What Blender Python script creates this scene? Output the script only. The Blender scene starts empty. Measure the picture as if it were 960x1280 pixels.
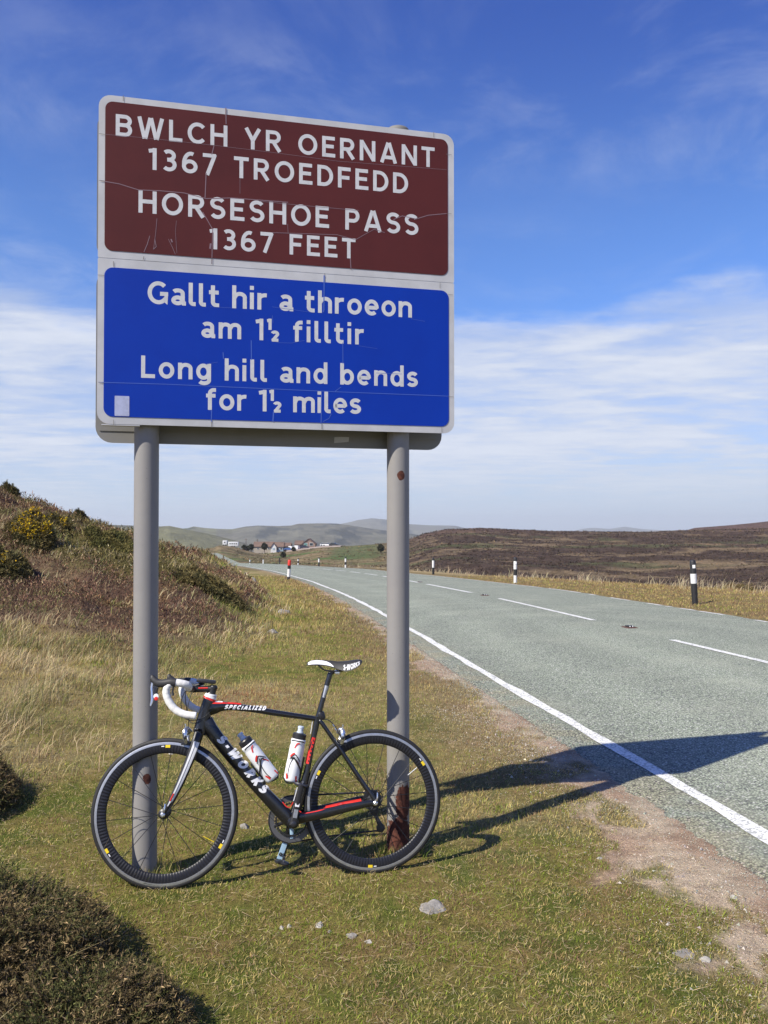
import bpy, bmesh, math, random
import numpy as np
from mathutils import Vector, Matrix
random.seed(7); RNG = np.random.default_rng(11)
sc = bpy.context.scene; COL = sc.collection
PI = math.pi
# ------------------------------------------------------------------ camera
CAMH = 1.64; FPX = 1072.0; PITCH = 0.0187
cam_d = bpy.data.cameras.new('camera'); cam = bpy.data.objects.new('camera', cam_d); COL.objects.link(cam)
cam.location = (0, 0, CAMH); cam.rotation_euler = (PI/2 + PITCH, 0, 0)
cam_d.sensor_fit = 'VERTICAL'; cam_d.sensor_height = 36; cam_d.sensor_width = 27
cam_d.lens = FPX/1280*36; cam_d.clip_start = 0.05; cam_d.clip_end = 60000
sc.camera = cam
# ------------------------------------------------------------------ light
SUN_EL = math.radians(44.3); SUN_AZ = math.radians(40)      # light travels towards (cos az, sin az)
TO_SUN = Vector((-math.cos(SUN_AZ)*math.cos(SUN_EL), -math.sin(SUN_AZ)*math.cos(SUN_EL), math.sin(SUN_EL)))
sun_d = bpy.data.lights.new('sun', 'SUN'); sun = bpy.data.objects.new('sun', sun_d); COL.objects.link(sun)
sun_d.energy = 5.0; sun_d.angle = math.radians(0.5); sun_d.color = (1, .94, .81)
sun.rotation_euler = TO_SUN.to_track_quat('Z', 'Y').to_euler(); sun.location = (0, 0, 30)
sc.view_settings.view_transform = 'Standard'; sc.view_settings.look = 'None'
sc.view_settings.exposure = 0.52; sc.view_settings.gamma = 1
try: sc.view_settings.use_curve_mapping = False
except Exception: pass
sc.cycles.volume_bounces = 0; HAZE_D = .0001

def N(nt, kind, **kw):
    n = nt.nodes.new(kind)
    for k, v in kw.items():
        if k.startswith('i_'):
            key = k[2:]; key = int(key) if key.isdigit() else key.replace('_', ' ')
            n.inputs[key].default_value = v
        else: setattr(n, k, v)
    return n
def MATH(nt, op, a, b=None, c=None, clamp=False):
    n = nt.nodes.new('ShaderNodeMath'); n.operation = op; n.use_clamp = clamp
    for i, v in enumerate((a, b, c)):
        if v is None: continue
        if isinstance(v, (int, float)): n.inputs[i].default_value = v
        else: nt.links.new(v, n.inputs[i])
    return n.outputs[0]
def SSTEP(nt, x, a, b):
    n = nt.nodes.new('ShaderNodeMapRange'); n.interpolation_type = 'SMOOTHSTEP'
    nt.links.new(x, n.inputs[0]); n.inputs[1].default_value = a; n.inputs[2].default_value = b
    return n.outputs[0]
def MIX(nt, f, a, b, mode='MIX'):
    n = nt.nodes.new('ShaderNodeMix'); n.data_type = 'RGBA'; n.blend_type = mode
    for i, v in ((0, f), (6, a), (7, b)):
        if isinstance(v, (int, float)): n.inputs[i].default_value = v
        elif isinstance(v, tuple): n.inputs[i].default_value = v if len(v) == 4 else (*v, 1)
        else: nt.links.new(v, n.inputs[i])
    return n.outputs[2]

w = bpy.data.worlds.new('World'); sc.world = w; w.use_nodes = True
nt = w.node_tree; nt.nodes.clear(); L = nt.links
sky = N(nt, 'ShaderNodeTexSky', sky_type='NISHITA', sun_disc=False, sun_elevation=SUN_EL)
sky.sun_rotation = math.atan2(TO_SUN.x, TO_SUN.y)
sky.altitude = 400; sky.air_density = 1.0; sky.dust_density = 0.35; sky.ozone_density = 3.0
tc = N(nt, 'ShaderNodeTexCoord'); sep = N(nt, 'ShaderNodeSeparateXYZ'); L.new(tc.outputs['Generated'], sep.inputs[0])
dz = MATH(nt, 'MAXIMUM', sep.outputs[2], 0.0)
den = MATH(nt, 'ADD', dz, 0.035)
cmb = N(nt, 'ShaderNodeCombineXYZ')
L.new(MATH(nt, 'DIVIDE', sep.outputs[0], den), cmb.inputs[0]); L.new(MATH(nt, 'DIVIDE', sep.outputs[1], den), cmb.inputs[1])
def cnoise(scale, loc, sx, sy, detail=8, rough=.6, rot=0.0, dist=0.0):
    mp = N(nt, 'ShaderNodeMapping'); mp.inputs[1].default_value = loc; mp.inputs[3].default_value = (sx, sy, 1); mp.inputs[2].default_value = (0, 0, rot)
    L.new(cmb.outputs[0], mp.inputs[0])
    nz = N(nt, 'ShaderNodeTexNoise'); nz.inputs['Scale'].default_value = scale; nz.inputs['Detail'].default_value = detail
    nz.inputs['Roughness'].default_value = rough; nz.inputs['Distortion'].default_value = dist
    L.new(mp.outputs[0], nz.inputs[0]); return nz.outputs[0]
n1 = cnoise(0.55, (3.1, 1.7, 0), 1, 1.0, 9, .58, 0, .25)
n2 = cnoise(1.7, (7.4, 2.2, 0), .8, 1.3, 9, .6, .2, .2)
n3 = cnoise(2.1, (1.2, 9.3, 0), 1.15, .85, 10, .64, .5, .5)
n4 = cnoise(0.3, (2.2, 4.3, 0), .7, 1.6, 6, .5, 0, 0)
# solid bank of layered cloud below about 14 degrees
elev = MATH(nt, 'ADD', sep.outputs[2], MATH(nt, 'MULTIPLY', MATH(nt, 'SUBTRACT', n1, .5), .22))
elev = MATH(nt, 'ADD', elev, MATH(nt, 'MULTIPLY', MATH(nt, 'SUBTRACT', n2, .5), .10))
bank = SSTEP(nt, elev, .265, .205)
# streak gaps in the bank
mpz = N(nt, 'ShaderNodeMapping'); mpz.inputs[3].default_value = (2.6, 2.6, 15); L.new(tc.outputs['Generated'], mpz.inputs[0])
st = N(nt, 'ShaderNodeTexNoise'); st.inputs['Scale'].default_value = 1.6; st.inputs['Detail'].default_value = 7; st.inputs['Roughness'].default_value = .6; st.inputs['Distortion'].default_value = .3
L.new(mpz.outputs[0], st.inputs[0])
n5 = cnoise(3.4, (1.4, 5.2, 0), .8, 1.2, 8, .62, .1, .4)
pat = MATH(nt, 'ADD', MATH(nt, 'MULTIPLY', st.outputs[0], .5), MATH(nt, 'ADD', MATH(nt, 'MULTIPLY', n2, .3), MATH(nt, 'MULTIPLY', n5, .2)))
bank = MATH(nt, 'MULTIPLY', bank, MATH(nt, 'ADD', .62, MATH(nt, 'MULTIPLY', SSTEP(nt, pat, .38, .56), .36)))
wisp = MATH(nt, 'MULTIPLY', MATH(nt, 'MULTIPLY', SSTEP(nt, n3, .42, .74), SSTEP(nt, n4, .36, .56)), .28)
cov = MATH(nt, 'MAXIMUM', bank, wisp)
shade = SSTEP(nt, pat, .36, .64)
ccol = MIX(nt, shade, (4.3, 4.9, 6.3), (6.1, 6.5, 7.4))
# deeper blue, as the phone camera saw it
tint = MIX(nt, SSTEP(nt, sep.outputs[2], .30, .56), (.64, .90, 1.38), (.36, .575, 1.28))
deep = MIX(nt, 1.0, sky.outputs[0], tint, 'MULTIPLY')
hz = SSTEP(nt, sep.outputs[2], .10, -.01)
c1_ = MIX(nt, cov, deep, ccol)
c2_ = MIX(nt, MATH(nt, 'MULTIPLY', hz, .88), c1_, (4.6, 5.5, 6.6))
bg = N(nt, 'ShaderNodeBackground'); bg.inputs[1].default_value = 0.088; L.new(c2_, bg.inputs[0])
wo = N(nt, 'ShaderNodeOutputWorld'); L.new(bg.outputs[0], wo.inputs[0])

# ------------------------------------------------------------------ numpy noise
def _h(ix, iy, s):
    x = (ix.astype(np.int64)*374761393 + iy.astype(np.int64)*668265263 + s*1442695041) & 0xffffffff
    x = ((x ^ (x >> 13))*1274126177) & 0xffffffff
    return ((x ^ (x >> 16)) & 0xffff)/65535.0
def vn(x, y, s=0):
    ix = np.floor(x); iy = np.floor(y); fx = x-ix; fy = y-iy; fx = fx*fx*(3-2*fx); fy = fy*fy*(3-2*fy)
    ix = ix.astype(np.int64); iy = iy.astype(np.int64)
    a = _h(ix, iy, s); b = _h(ix+1, iy, s); c = _h(ix, iy+1, s); d = _h(ix+1, iy+1, s)
    return a+(b-a)*fx+(c-a)*fy+(a-b-c+d)*fx*fy
def fbm(x, y, s=0, o=4, g=.5):
    x = np.asarray(x, float); y = np.asarray(y, float)
    t = 0; a = 1; n = 0
    for i in range(o):
        t = t+a*vn(x*2**i+13.7*i, y*2**i-7.1*i, s+i*17); n += a; a *= g
    return t/n
def sstep(x, a, b):
    t = np.clip((x-a)/(b-a), 0, 1); return t*t*(3-2*t)

# ------------------------------------------------------------------ land shape
_bY = [-200, 14, 17, 20, 23, 140, 420, 600]; _bZ = [0, 0, -.02, -.07, -.145, -4.06, -9.9, -12.5]
_yy = np.linspace(-200, 600, 4001); _zz = np.interp(_yy, _bY, _bZ)
_k = np.ones(15)/15; _zz = np.convolve(np.pad(_zz, 7, 'edge'), _k, 'valid')
def base(Y): return np.interp(Y, _yy, _zz)
def ground_px(x, y):
    a = (x-480)/FPX; b = -(y-640)/FPX; c, s = math.cos(PITCH), math.sin(PITCH)
    dy = c-b*s; dzz = s+b*c
    lo, hi = .5, 500.
    for _ in range(60):
        m = (lo+hi)/2
        if CAMH+dzz/dy*m > base(m): lo = m
        else: hi = m
    return a/dy*lo, lo
def curve_from(pxs, ext_near, ext_far):
    p = [ground_px(*q) for q in pxs]; p = ext_near+sorted([(Y, X) for X, Y in p])+ext_far
    Y = [q[0] for q in p]; X = [q[1] for q in p]
    # smooth in log distance
    t = np.linspace(-60, 520, 5801); v = np.interp(t, Y, X)
    out = v.copy()
    for _ in range(3):
        kk = 21; cs = np.convolve(np.pad(out, kk//2, 'edge'), np.ones(kk)/kk, 'valid')
        wgt = sstep(t, 6, 14); out = out*(1-wgt)+cs*wgt
    kk = 61; cs = np.convolve(np.pad(out, kk//2, 'edge'), np.ones(kk)/kk, 'valid'); wgt = sstep(t, 20, 40); out = out*(1-wgt)+cs*wgt
    return t, out
_tL, _xL = curve_from([(960, 1050), (880, 1002), (800, 955), (650, 868), (512, 787), (483.5, 771), (445, 750.4), (390.8, 727.5), (359.6, 718.7), (341, 714), (320, 710.4)],
                      [(-60, 11.5), (0, 2.65)], [(92, -15), (134, -28), (200, -43), (300, -64), (400, -86), (520, -130)])
_tR, _xR = curve_from([(949, 775.4), (889.6, 766), (822, 756), (767.7, 747.8), (700, 737), (631, 729.4), (562, 721.6), (512, 716.9), (456, 711.2), (387.5, 707.4), (351, 705.3), (300, 703.9)],
                      [(-60, 18.6), (0, 9.3), (4.5, 8.5), (10, 7.6)], [(200, -36.5), (300, -57.5), (400, -79), (520, -123)])
def fL(Y): return np.interp(Y, _tL, _xL)
def fR(Y): return np.interp(Y, _tR, _xR)
_fY = [-60, 2, 6, 9, 12.6, 19, 26, 34, 45, 60, 100, 300, 520]; _fX = [-1.5, -2.3, -2.4, -2.3, -1.95, -2.55, -3.9, -5.7, -9.2, -14.5, -30, -72, -140]
def foot(Y): return np.interp(Y, _fY, _fX)
def T(*p):
    xs = [q[0] for q in p]; ys = [q[1] for q in p]
    return lambda x: np.interp(x, xs, ys)
moor_c = T((-400, 700), (300, 700), (360, 690), (400, 684.5), (440, 683), (480, 680), (512, 674.5), (531, 667.5), (556, 662), (594, 660.6), (700, 664.5), (808, 665.7), (852, 663), (960, 661), (1500, 655))
moor2_c = T((-400, 720), (800, 700), (840, 668), (868, 659.8), (917, 656), (960, 651.6), (1100, 642), (1500, 640))
hillA = T((-600, 640), (-200, 648), (0, 651), (198, 658), (212, 657.2), (223, 659.5), (260, 667), (300, 677), (340, 690), (420, 720), (1500, 720))
hillB = T((-600, 670), (150, 668), (235, 660), (242, 658), (257, 660), (273, 661), (290, 661.4), (307, 658), (322, 656.8), (348, 657.5), (364, 656.8), (373, 654.6), (402, 654), (421, 654.4), (460, 660), (520, 668), (600, 690), (1500, 690))
hillC = T((-600, 665), (380, 662), (420, 656), (440, 652), (447, 650), (465, 647.8), (483, 649.4), (511, 655), (537, 656.5), (569, 657), (581, 660), (620, 666), (1500, 668))
hillD = T((-600, 668), (690, 668), (716, 664), (728, 661), (740, 659.6), (762, 661), (781, 658.2), (800, 661), (830, 663), (860, 668), (1500, 668))
def ridge(Yd, px, f, D, wf, wb, floor):
    zc = CAMH+(660-f(px))/FPX*D
    t = (Yd-D); u = np.where(t < 0, np.clip(1+t/wf, 0, 1), np.clip(1-t/wb, 0, 1))
    u = u*u*(3-2*u) if wf > 500 else np.where(t < 0, u, u*u*(3-2*u))
    return floor+(zc-floor)*u
def land(X, Y, fine=True):
    X = np.asarray(X, float); Y = np.asarray(Y, float)
    r = np.hypot(X, Y); Yd = np.maximum(Y, .65*r)
    px = np.clip(480+FPX*X/np.maximum(Y, 1e-3*r+.01), -600, 1500)
    z = base(np.where(Y > 0, Y, 0))
    # left bank
    d = foot(Y)-X
    near = .13*np.clip(d, 0, 4)+.06*np.clip(d-4, 0, 20)
    hb = np.interp(d, [-.3, 0, .5, 1.3, 3.3, 5.8, 7.5, 12, 30, 60, 120], [0, .10, .48, .78, 1.22, 2.0, 2.75, 4.0, 6.4, 7.5, 7.5])
    k = sstep(Y+.25*d, 10.5, 18)
    lump = (fbm(X*.9, Y*.9, 3, 4)-.5)
    bankh = near*(1-k)+hb*k*(1-.9*sstep(Y, 55, 130)) + lump*np.clip(d, 0, 1)*(.20+.75*k)*sstep(70-Y, 0, 20)
    z = z+np.where(Y > -50, bankh, 0)
    # beyond the right verge the ground falls away
    dr = X-fR(Y)
    vw_ = np.interp(Y, [0, 18, 45, 90], [6.5, 6.0, 3.2, 1.8])
    drop = np.interp(dr-vw_, [0, 2, 10, 60, 200], [0, -.35, -1.6, -3.6, -4])
    z = z+np.where(dr > 1.6, drop, 0)
    z = z+(fbm(X*.05, Y*.05, 8, 4)-.5)*1.6*sstep(np.abs(X-(fL(Y)+fR(Y))/2), 8, 40)*sstep(Yd, 30, 120)
    # the dip behind the bank and after the moor
    z = z-sstep(Yd, 450, 1100)*150
    m = ridge(Yd, px, moor_c, 385, 320, 300, -11.5)-sstep(Yd, 400, 760)*190
    hum = (fbm(X*.035, Y*.05, 21, 5, .6)-.5)*3.2*sstep(Yd, 90, 160)*sstep(700-Yd, 0, 200)*(1-.6*sstep(Yd, 330, 385))
    z = np.where(Yd > 60, np.maximum(z, m+hum*sstep(px, 460, 560)), z)
    m2 = ridge(Yd, px, moor2_c, 800, 300, 500, -60)
    z = np.maximum(z, m2)
    z = z+3.3*np.exp(-((X+67)/13)**2-((Y-372)/30)**2)
    nz = (fbm(X*.004, Y*.004, 33, 5)-.5)
    z = np.maximum(z, ridge(Yd, px, hillA, 1700, 800, 1200, -150)+nz*30*sstep(np.abs(Yd-1700), 0, 500)*sstep(Yd, 900, 1200))
    z = np.maximum(z, ridge(Yd, px, hillB, 3200, 1600, 2000, -170)+nz*60*sstep(np.abs(Yd-3200), 0, 900)*sstep(Yd, 1500, 2000))
    z = np.maximum(z, ridge(Yd, px, hillC, 7000, 3000, 3000, -200)+nz*90*sstep(np.abs(Yd-7000), 0, 1500)*sstep(Yd, 3500, 4500))
    z = np.maximum(z, ridge(Yd, px, hillD, 11500, 3500, 3000, -220))
    if fine:
        off = np.minimum(np.abs(dr), 99)
        onroad = (X > fL(Y)-.35)&(X < fR(Y)+.25)
        z = z+np.where(onroad, 0, (fbm(X*3.1, Y*3.1, 5, 4)-.5)*.045*sstep(r, .5, 2)*sstep(60-r, 0, 30)*sstep(fL(Y)-.4-X, 0, .5))
        z = z+np.where(X > fR(Y)+.25, (fbm(X*1.6, Y*1.6, 6, 4)-.5)*.12*sstep(X-fR(Y), .2, 1.5), 0)
        z = z-np.where((X > fL(Y)-.30)&(X < fR(Y)+.12)&(Y > -55)&(Y < 500), .05+.0012*np.clip(Y, 0, 400), 0)
    return z

# ------------------------------------------------------------------ cover masks and colours (albedo)
C = lambda *c: np.array(c)
def lerp(a, b, t): return a+(b-a)*t[..., None]
def masks(X, Y):
    dl = fL(Y)-.42-X                                    # distance left of the near tarmac edge
    n = fbm(X*2.2, Y*2.2, 41, 4); n2 = fbm(X*.7, Y*.7, 47, 4)
    wd = np.interp(Y, [-10, 2.5, 3.0, 3.4, 3.65, 3.9, 4.6, 5.1, 6.3, 7.5, 9, 14, 30], [.5, .62, .62, .55, .22, .50, .46, .30, .13, .12, .2, .12, .1])
    dirt = sstep(wd*1.05-dl+(n-.5)*.75+(fbm(X*9, Y*9, 43, 3)-.5)*.45, -.05, .16)*(dl > -.6)*(1-.85*sstep(fbm(X*3.7+2, Y*3.7, 45, 3), .56, .62)*sstep(dl, .05, .2))
    d = foot(Y)-X; k = sstep(Y+.25*d+(n-.5)*2, 9.6, 13.2)
    he = sstep(d+(n2-.5)*2.6, -.3, 1.0)*k
    hn = fbm(X*.55+3, Y*.55, 52, 4)
    pxm = 480+FPX*X/np.maximum(Y, .5)
    he = he*(1-.9*sstep(hn+.13*sstep(np.abs(pxm-250), 70, 30)*(Y > 14), .66, .71)*(.25+.75*sstep(pxm, 185, 215)))
    clump = sstep(fbm(X*.8+9, Y*.8, 55, 3), .64, .70)*sstep(d, 0.6, 1.4)*sstep(Y, 4.5, 6.5)
    heather = np.maximum(he, clump*(1-k))*sstep(Y, -5, 0)
    straw = sstep(n2+.06+.25*np.clip(d+.4, 0, 2)-.10*(Y < 7)*np.clip(7-Y, 0, 3), .40, .72)
    straw = np.where(X > fR(Y), .05+.95*sstep(X-fR(Y)-np.interp(Y, [0, 18, 45, 90], [6.5, 6.0, 3.2, 1.8])+(n2-.5)*2, -2.2, -.4), straw)
    return dirt, heather, straw, n, n2
def cover(X, Y):
    dirt, heather, straw, n, n2 = masks(X, Y)
    g3 = fbm(X*6, Y*6, 61, 3)
    col = lerp(C(.10, .12, .022), C(.215, .165, .055), sstep(g3*.6+n*.5, .42, .66))
    road_side = sstep(fL(Y)-.4-X, 1.3, .1)*sstep(Y, 4.6, 6)
    col = lerp(col, C(.20, .145, .08), road_side*.75)
    col = lerp(col, C(.34, .26, .14), straw*.75)
    hn = fbm(X*.45+30, Y*.45, 71, 4)
    hc = lerp(C(.115, .070, .048), C(.095, .080, .03), sstep(hn, .46, .56))
    hc = lerp(hc, C(.15, .095, .05), sstep(fbm(X*1.3, Y*1.3, 75, 3), .6, .7)*.6)
    col = lerp(col, hc, heather)
    dc = lerp(C(.47, .37, .265), C(.37, .255, .175), sstep(n, .45, .66))
    col = lerp(col, dc, np.clip(dirt, 0, 1))
    # moor and middle distance
    dr = X-fR(Y); far = np.maximum(sstep(Y, 60, 100)*(1-0), sstep(dr-np.interp(Y, [0, 18, 45, 90], [6.5, 6.0, 3.2, 1.8]), .8, 3)*sstep(Y, 5, 12))
    px = 480+FPX*X/np.maximum(Y, .1)
    m1 = fbm(X*.03, Y*.07, 81, 5, .6); m2 = fbm(X*.12, Y*.3, 83, 4, .6)
    mc = lerp(C(.066, .045, .034), C(.18, .13, .078), sstep(m1*.55+m2*.45, .50, .60))
    mc = lerp(mc, C(.085, .095, .04), sstep(fbm(X*.02+5, Y*.06, 85, 4), .60, .68)*.7)
    mc = lerp(mc, C(.095, .058, .046), sstep(Y, 320, 370)*.8)
    gr = lerp(C(.22, .165, .09), C(.11, .09, .045), sstep(m2, .45, .62))
    gr = lerp(gr, C(.09, .13, .04), sstep(m1, .58, .66))
    toward = sstep(px+(m1-.5)*120, 455, 530)
    mc = lerp(gr, mc, toward)
    pxg = sstep(np.abs(px-445), 40, 20)*sstep(np.abs(Y-330), 80, 40)
    mc = lerp(mc, C(.085, .112, .042), pxg*.75)
    col = lerp(col, mc, far)
    # hills
    Yd = np.maximum(Y, .65*np.hypot(X, Y))
    h = sstep(Yd, 850, 1000)
    f1 = fbm(X*.0022, Y*.0011, 91, 5, .6); f2 = fbm(X*.006, Y*.003, 95, 4)
    f3 = vn(X*.0045+fbm(X*.002, Y*.002, 97, 2)*3, Y*.0016+4, 98)
    hcol = lerp(C(.095, .125, .055), C(.15, .145, .075), sstep(f3, .45, .5))
    hcol = lerp(hcol, C(.040, .052, .030), sstep(f2, .52, .56))
    hcol = lerp(hcol, C(.125, .118, .085), sstep(f1+.25*sstep(px, 280, 330)-.1*(px < 270), .5, .62))
    hcol = lerp(hcol, C(.04, .045, .04), sstep(np.abs(f1-.45), .03, .02)*.85)
    col = lerp(col, hcol, h)
    col = lerp(col, C(.10, .062, .05), sstep(Yd, 560, 620)*(1-h)*.7)
    return col

# ------------------------------------------------------------------ mesh helpers
def link(o, parent=None):
    COL.objects.link(o)
    if parent is not None: o.parent = parent
    return o
def tag(o, label=None, cat=None, group=None, kind=None):
    if label: o['label'] = label
    if cat: o['category'] = cat
    if group: o['group'] = group
    if kind: o['kind'] = kind
    return o
def empty(name, loc=(0, 0, 0), rot=(0, 0, 0)):
    o = bpy.data.objects.new(name, None); o.location = loc; o.rotation_euler = rot; o.empty_display_size = .1
    return link(o)
def npmesh(name, V, F, mat, parent=None, col=None, smooth=False, kind=None):
    """V (n,3), F (m,k) arrays of equal-size faces"""
    V = np.ascontiguousarray(V, dtype=np.float32); F = np.ascontiguousarray(F, dtype=np.int32)
    me = bpy.data.meshes.new(name); m, k = F.shape
    me.vertices.add(len(V)); me.vertices.foreach_set('co', V.ravel())
    me.loops.add(m*k); me.loops.foreach_set('vertex_index', F.ravel())
    me.polygons.add(m); me.polygons.foreach_set('loop_start', np.arange(0, m*k, k, dtype=np.int32))
    try: me.polygons.foreach_set('loop_total', np.full(m, k, dtype=np.int32))
    except Exception: pass
    me.polygons.foreach_set('use_smooth', np.full(m, smooth))
    me.update(calc_edges=True)
    if col is not None:
        a = me.color_attributes.new('col', 'FLOAT_COLOR', 'POINT')
        cc = np.ones((len(V), 4), np.float32); cc[:, :3] = col; a.data.foreach_set('color', cc.ravel())
    me.materials.append(mat)
    o = bpy.data.objects.new(name, me); link(o, parent)
    if kind: o['kind'] = kind
    return o
class MB:
    def __init__(s): s.v = []; s.f = []
    def add(s, vs, fs):
        n = len(s.v); s.v += [tuple(map(float, p)) for p in vs]; s.f += [tuple(i+n for i in f) for f in fs]; return s
    def box(s, c, d, rot=None, bev=0):
        x, y, z = (q/2 for q in d)
        if bev:
            bm = bmesh.new(); bmesh.ops.create_cube(bm, size=1)
            for v in bm.verts: v.co = Vector((v.co.x*d[0], v.co.y*d[1], v.co.z*d[2]))
            bmesh.ops.bevel(bm, geom=bm.edges[:], offset=bev, segments=2, affect='EDGES', profile=.6)
            vs = [v.co.copy() for v in bm.verts]; bm.verts.index_update(); fs = [[v.index for v in f.verts] for f in bm.faces]; bm.free()
        else:
            vs = [Vector((i*x, j*y, k*z)) for i in (-1, 1) for j in (-1, 1) for k in (-1, 1)]
            fs = [(0, 1, 3, 2), (4, 6, 7, 5), (0, 4, 5, 1), (2, 3, 7, 6), (0, 2, 6, 4), (1, 5, 7, 3)]
        if rot is not None: vs = [rot@v for v in vs]
        return s.add([v+Vector(c) for v in vs], fs)
    def sweep(s, P, rh, rw=None, ref=(0, 1, 0), n=12, e=2.0, sub=4, cap=True, closed=False):
        """tube along P; rh half size across ref, rw half size along ref; e superellipse power"""
        P = [Vector(p) for p in P]; m = len(P)
        rh = [rh]*m if isinstance(rh, (int, float)) else list(rh)
        rw = rh if rw is None else ([rw]*m if isinstance(rw, (int, float)) else list(rw))
        if sub > 1 and m > 2:
            Q, A, B = [], [], []
            for i in range(m-1):
                p0 = P[max(i-1, 0)]; p1 = P[i]; p2 = P[i+1]; p3 = P[min(i+2, m-1)]
                for j in range(sub):
                    t = j/sub
                    Q.append(.5*((2*p1)+(p2-p0)*t+(2*p0-5*p1+4*p2-p3)*t*t+(3*p1-p0-3*p2+p3)*t**3))
                    A.append(rh[i]+(rh[i+1]-rh[i])*t); B.append(rw[i]+(rw[i+1]-rw[i])*t)
            Q.append(P[-1]); A.append(rh[-1]); B.append(rw[-1]); P, rh, rw = Q, A, B; m = len(P)
        ref = Vector(ref).normalized(); vs = []; prev = None
        for i in range(m):
            if closed: t = P[(i+1) % m]-P[i-1]
            else: t = P[min(i+1, m-1)]-P[max(i-1, 0)]
            t.normalize()
            S = (ref if abs(t.dot(ref)) < .85 or prev is None else prev); S = S-t*t.dot(S)
            if S.length < .05: S = Vector((1, 0, 0)).cross(t)
            S.normalize()
            if prev is not None and S.dot(prev) < 0: S = -S
            prev = S; H = t.cross(S)
            for k in range(n):
                a = 2*PI*k/n; ca, sa = math.cos(a), math.sin(a)
                x = math.copysign(abs(ca)**(2/e), ca); y = math.copysign(abs(sa)**(2/e), sa)
                vs.append(P[i]+H*(rh[i]*x)+S*(rw[i]*y))
        fs = []
        for i in range(m if closed else m-1):
            j = (i+1) % m
            for k in range(n): fs.append((i*n+k, i*n+(k+1) % n, j*n+(k+1) % n, j*n+k))
        if cap and not closed: fs += [tuple(range(n))[::-1], tuple((m-1)*n+k for k in range(n))]
        return s.add(vs, fs)
    def lathe(s, prof, n=24, o=(0, 0, 0), axis='Z', R=None, cap=True):
        """prof: list of (radius, height)"""
        vs = []
        for r, h in prof:
            for k in range(n):
                a = 2*PI*k/n; vs.append(Vector((r*math.cos(a), r*math.sin(a), h)))
        M_ = R if R is not None else (Matrix.Rotation(PI/2, 3, 'X') if axis == 'Y' else Matrix.Identity(3))
        m = len(prof); fs = [(i*n+k, i*n+(k+1) % n, (i+1)*n+(k+1) % n, (i+1)*n+k) for i in range(m-1) for k in range(n)]
        if cap: fs += [tuple(range(n))[::-1], tuple((m-1)*n+k for k in range(n))]
        return s.add([M_@v+Vector(o) for v in vs], fs)
    def prism(s, pts, z0, z1, f=lambda x, y, z: (x, y, z)):
        n = len(pts); vs = [f(x, y, z0) for x, y in pts]+[f(x, y, z1) for x, y in pts]
        return s.add(vs, [tuple(range(n))[::-1], tuple(range(n, 2*n))]+[(i, (i+1) % n, n+(i+1) % n, n+i) for i in range(n)])
    def build(s, name, mat, parent=None, smooth=True, sharp=35, flip_fix=True):
        me = bpy.data.meshes.new(name); me.from_pydata(s.v, [], s.f); me.materials.append(mat)
        if flip_fix:
            bm = bmesh.new(); bm.from_mesh(me); bmesh.ops.recalc_face_normals(bm, faces=bm.faces); bm.to_mesh(me); bm.free()
        if smooth:
            me.polygons.foreach_set('use_smooth', [True]*len(me.polygons))
            try: me.set_sharp_from_angle(angle=math.radians(sharp))
            except Exception: pass
        o = bpy.data.objects.new(name, me); return link(o, parent)
def copy_tree(o, parent=None):
    c = o.copy(); COL.objects.link(c); c.parent = parent
    for ch in list(o.children): copy_tree(ch, c)
    return c

# ------------------------------------------------------------------ materials
def mat(name, col, rough=.6, metal=0., var=.0, vscale=8., bump=0., bscale=60., spec=.5, coat=0., var_col=None, bdist=.002):
    m = bpy.data.materials.new(name); m.use_nodes = True; nt = m.node_tree; b = nt.nodes['Principled BSDF']
    b.inputs['Roughness'].default_value = rough; b.inputs['Metallic'].default_value = metal
    b.inputs['Specular IOR Level'].default_value = spec; b.inputs['Coat Weight'].default_value = coat
    b.inputs['Base Color'].default_value = (*col, 1)
    tc = N(nt, 'ShaderNodeTexCoord')
    if var or var_col:
        nz = N(nt, 'ShaderNodeTexNoise', i_Scale=vscale, i_Detail=6, i_Roughness=.65); nt.links.new(tc.outputs['Object'], nz.inputs[0])
        f = SSTEP(nt, nz.outputs[0], .35, .68)
        c2 = var_col if var_col else tuple(max(0, q*(1-var)) for q in col)
        nt.links.new(MIX(nt, f, tuple(col), tuple(c2)), b.inputs['Base Color'])
        rr = MATH(nt, 'ADD', rough-.06, MATH(nt, 'MULTIPLY', nz.outputs[0], .14)); nt.links.new(rr, b.inputs['Roughness'])
    if bump:
        nb = N(nt, 'ShaderNodeTexNoise', i_Scale=bscale, i_Detail=5, i_Roughness=.6); nt.links.new(tc.outputs['Object'], nb.inputs[0])
        bp = N(nt, 'ShaderNodeBump', i_Strength=bump, i_Distance=bdist); nt.links.new(nb.outputs[0], bp.inputs['Height']); nt.links.new(bp.outputs[0], b.inputs['Normal'])
    return m
def mat_leaf(name, trans=.35, rough=.7):
    m = bpy.data.materials.new(name); m.use_nodes = True; nt = m.node_tree; nt.nodes.clear()
    at = N(nt, 'ShaderNodeAttribute', attribute_name='col')
    d = N(nt, 'ShaderNodeBsdfPrincipled', i_Roughness=rough); d.inputs['Specular IOR Level'].default_value = .25
    t = N(nt, 'ShaderNodeBsdfTranslucent'); mx = N(nt, 'ShaderNodeMixShader'); mx.inputs[0].default_value = trans
    o = N(nt, 'ShaderNodeOutputMaterial')
    nt.links.new(at.outputs[0], d.inputs['Base Color']); nt.links.new(at.outputs[0], t.inputs[0])
    nt.links.new(d.outputs[0], mx.inputs[1]); nt.links.new(t.outputs[0], mx.inputs[2]); nt.links.new(mx.outputs[0], o.inputs[0])
    return m
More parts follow.
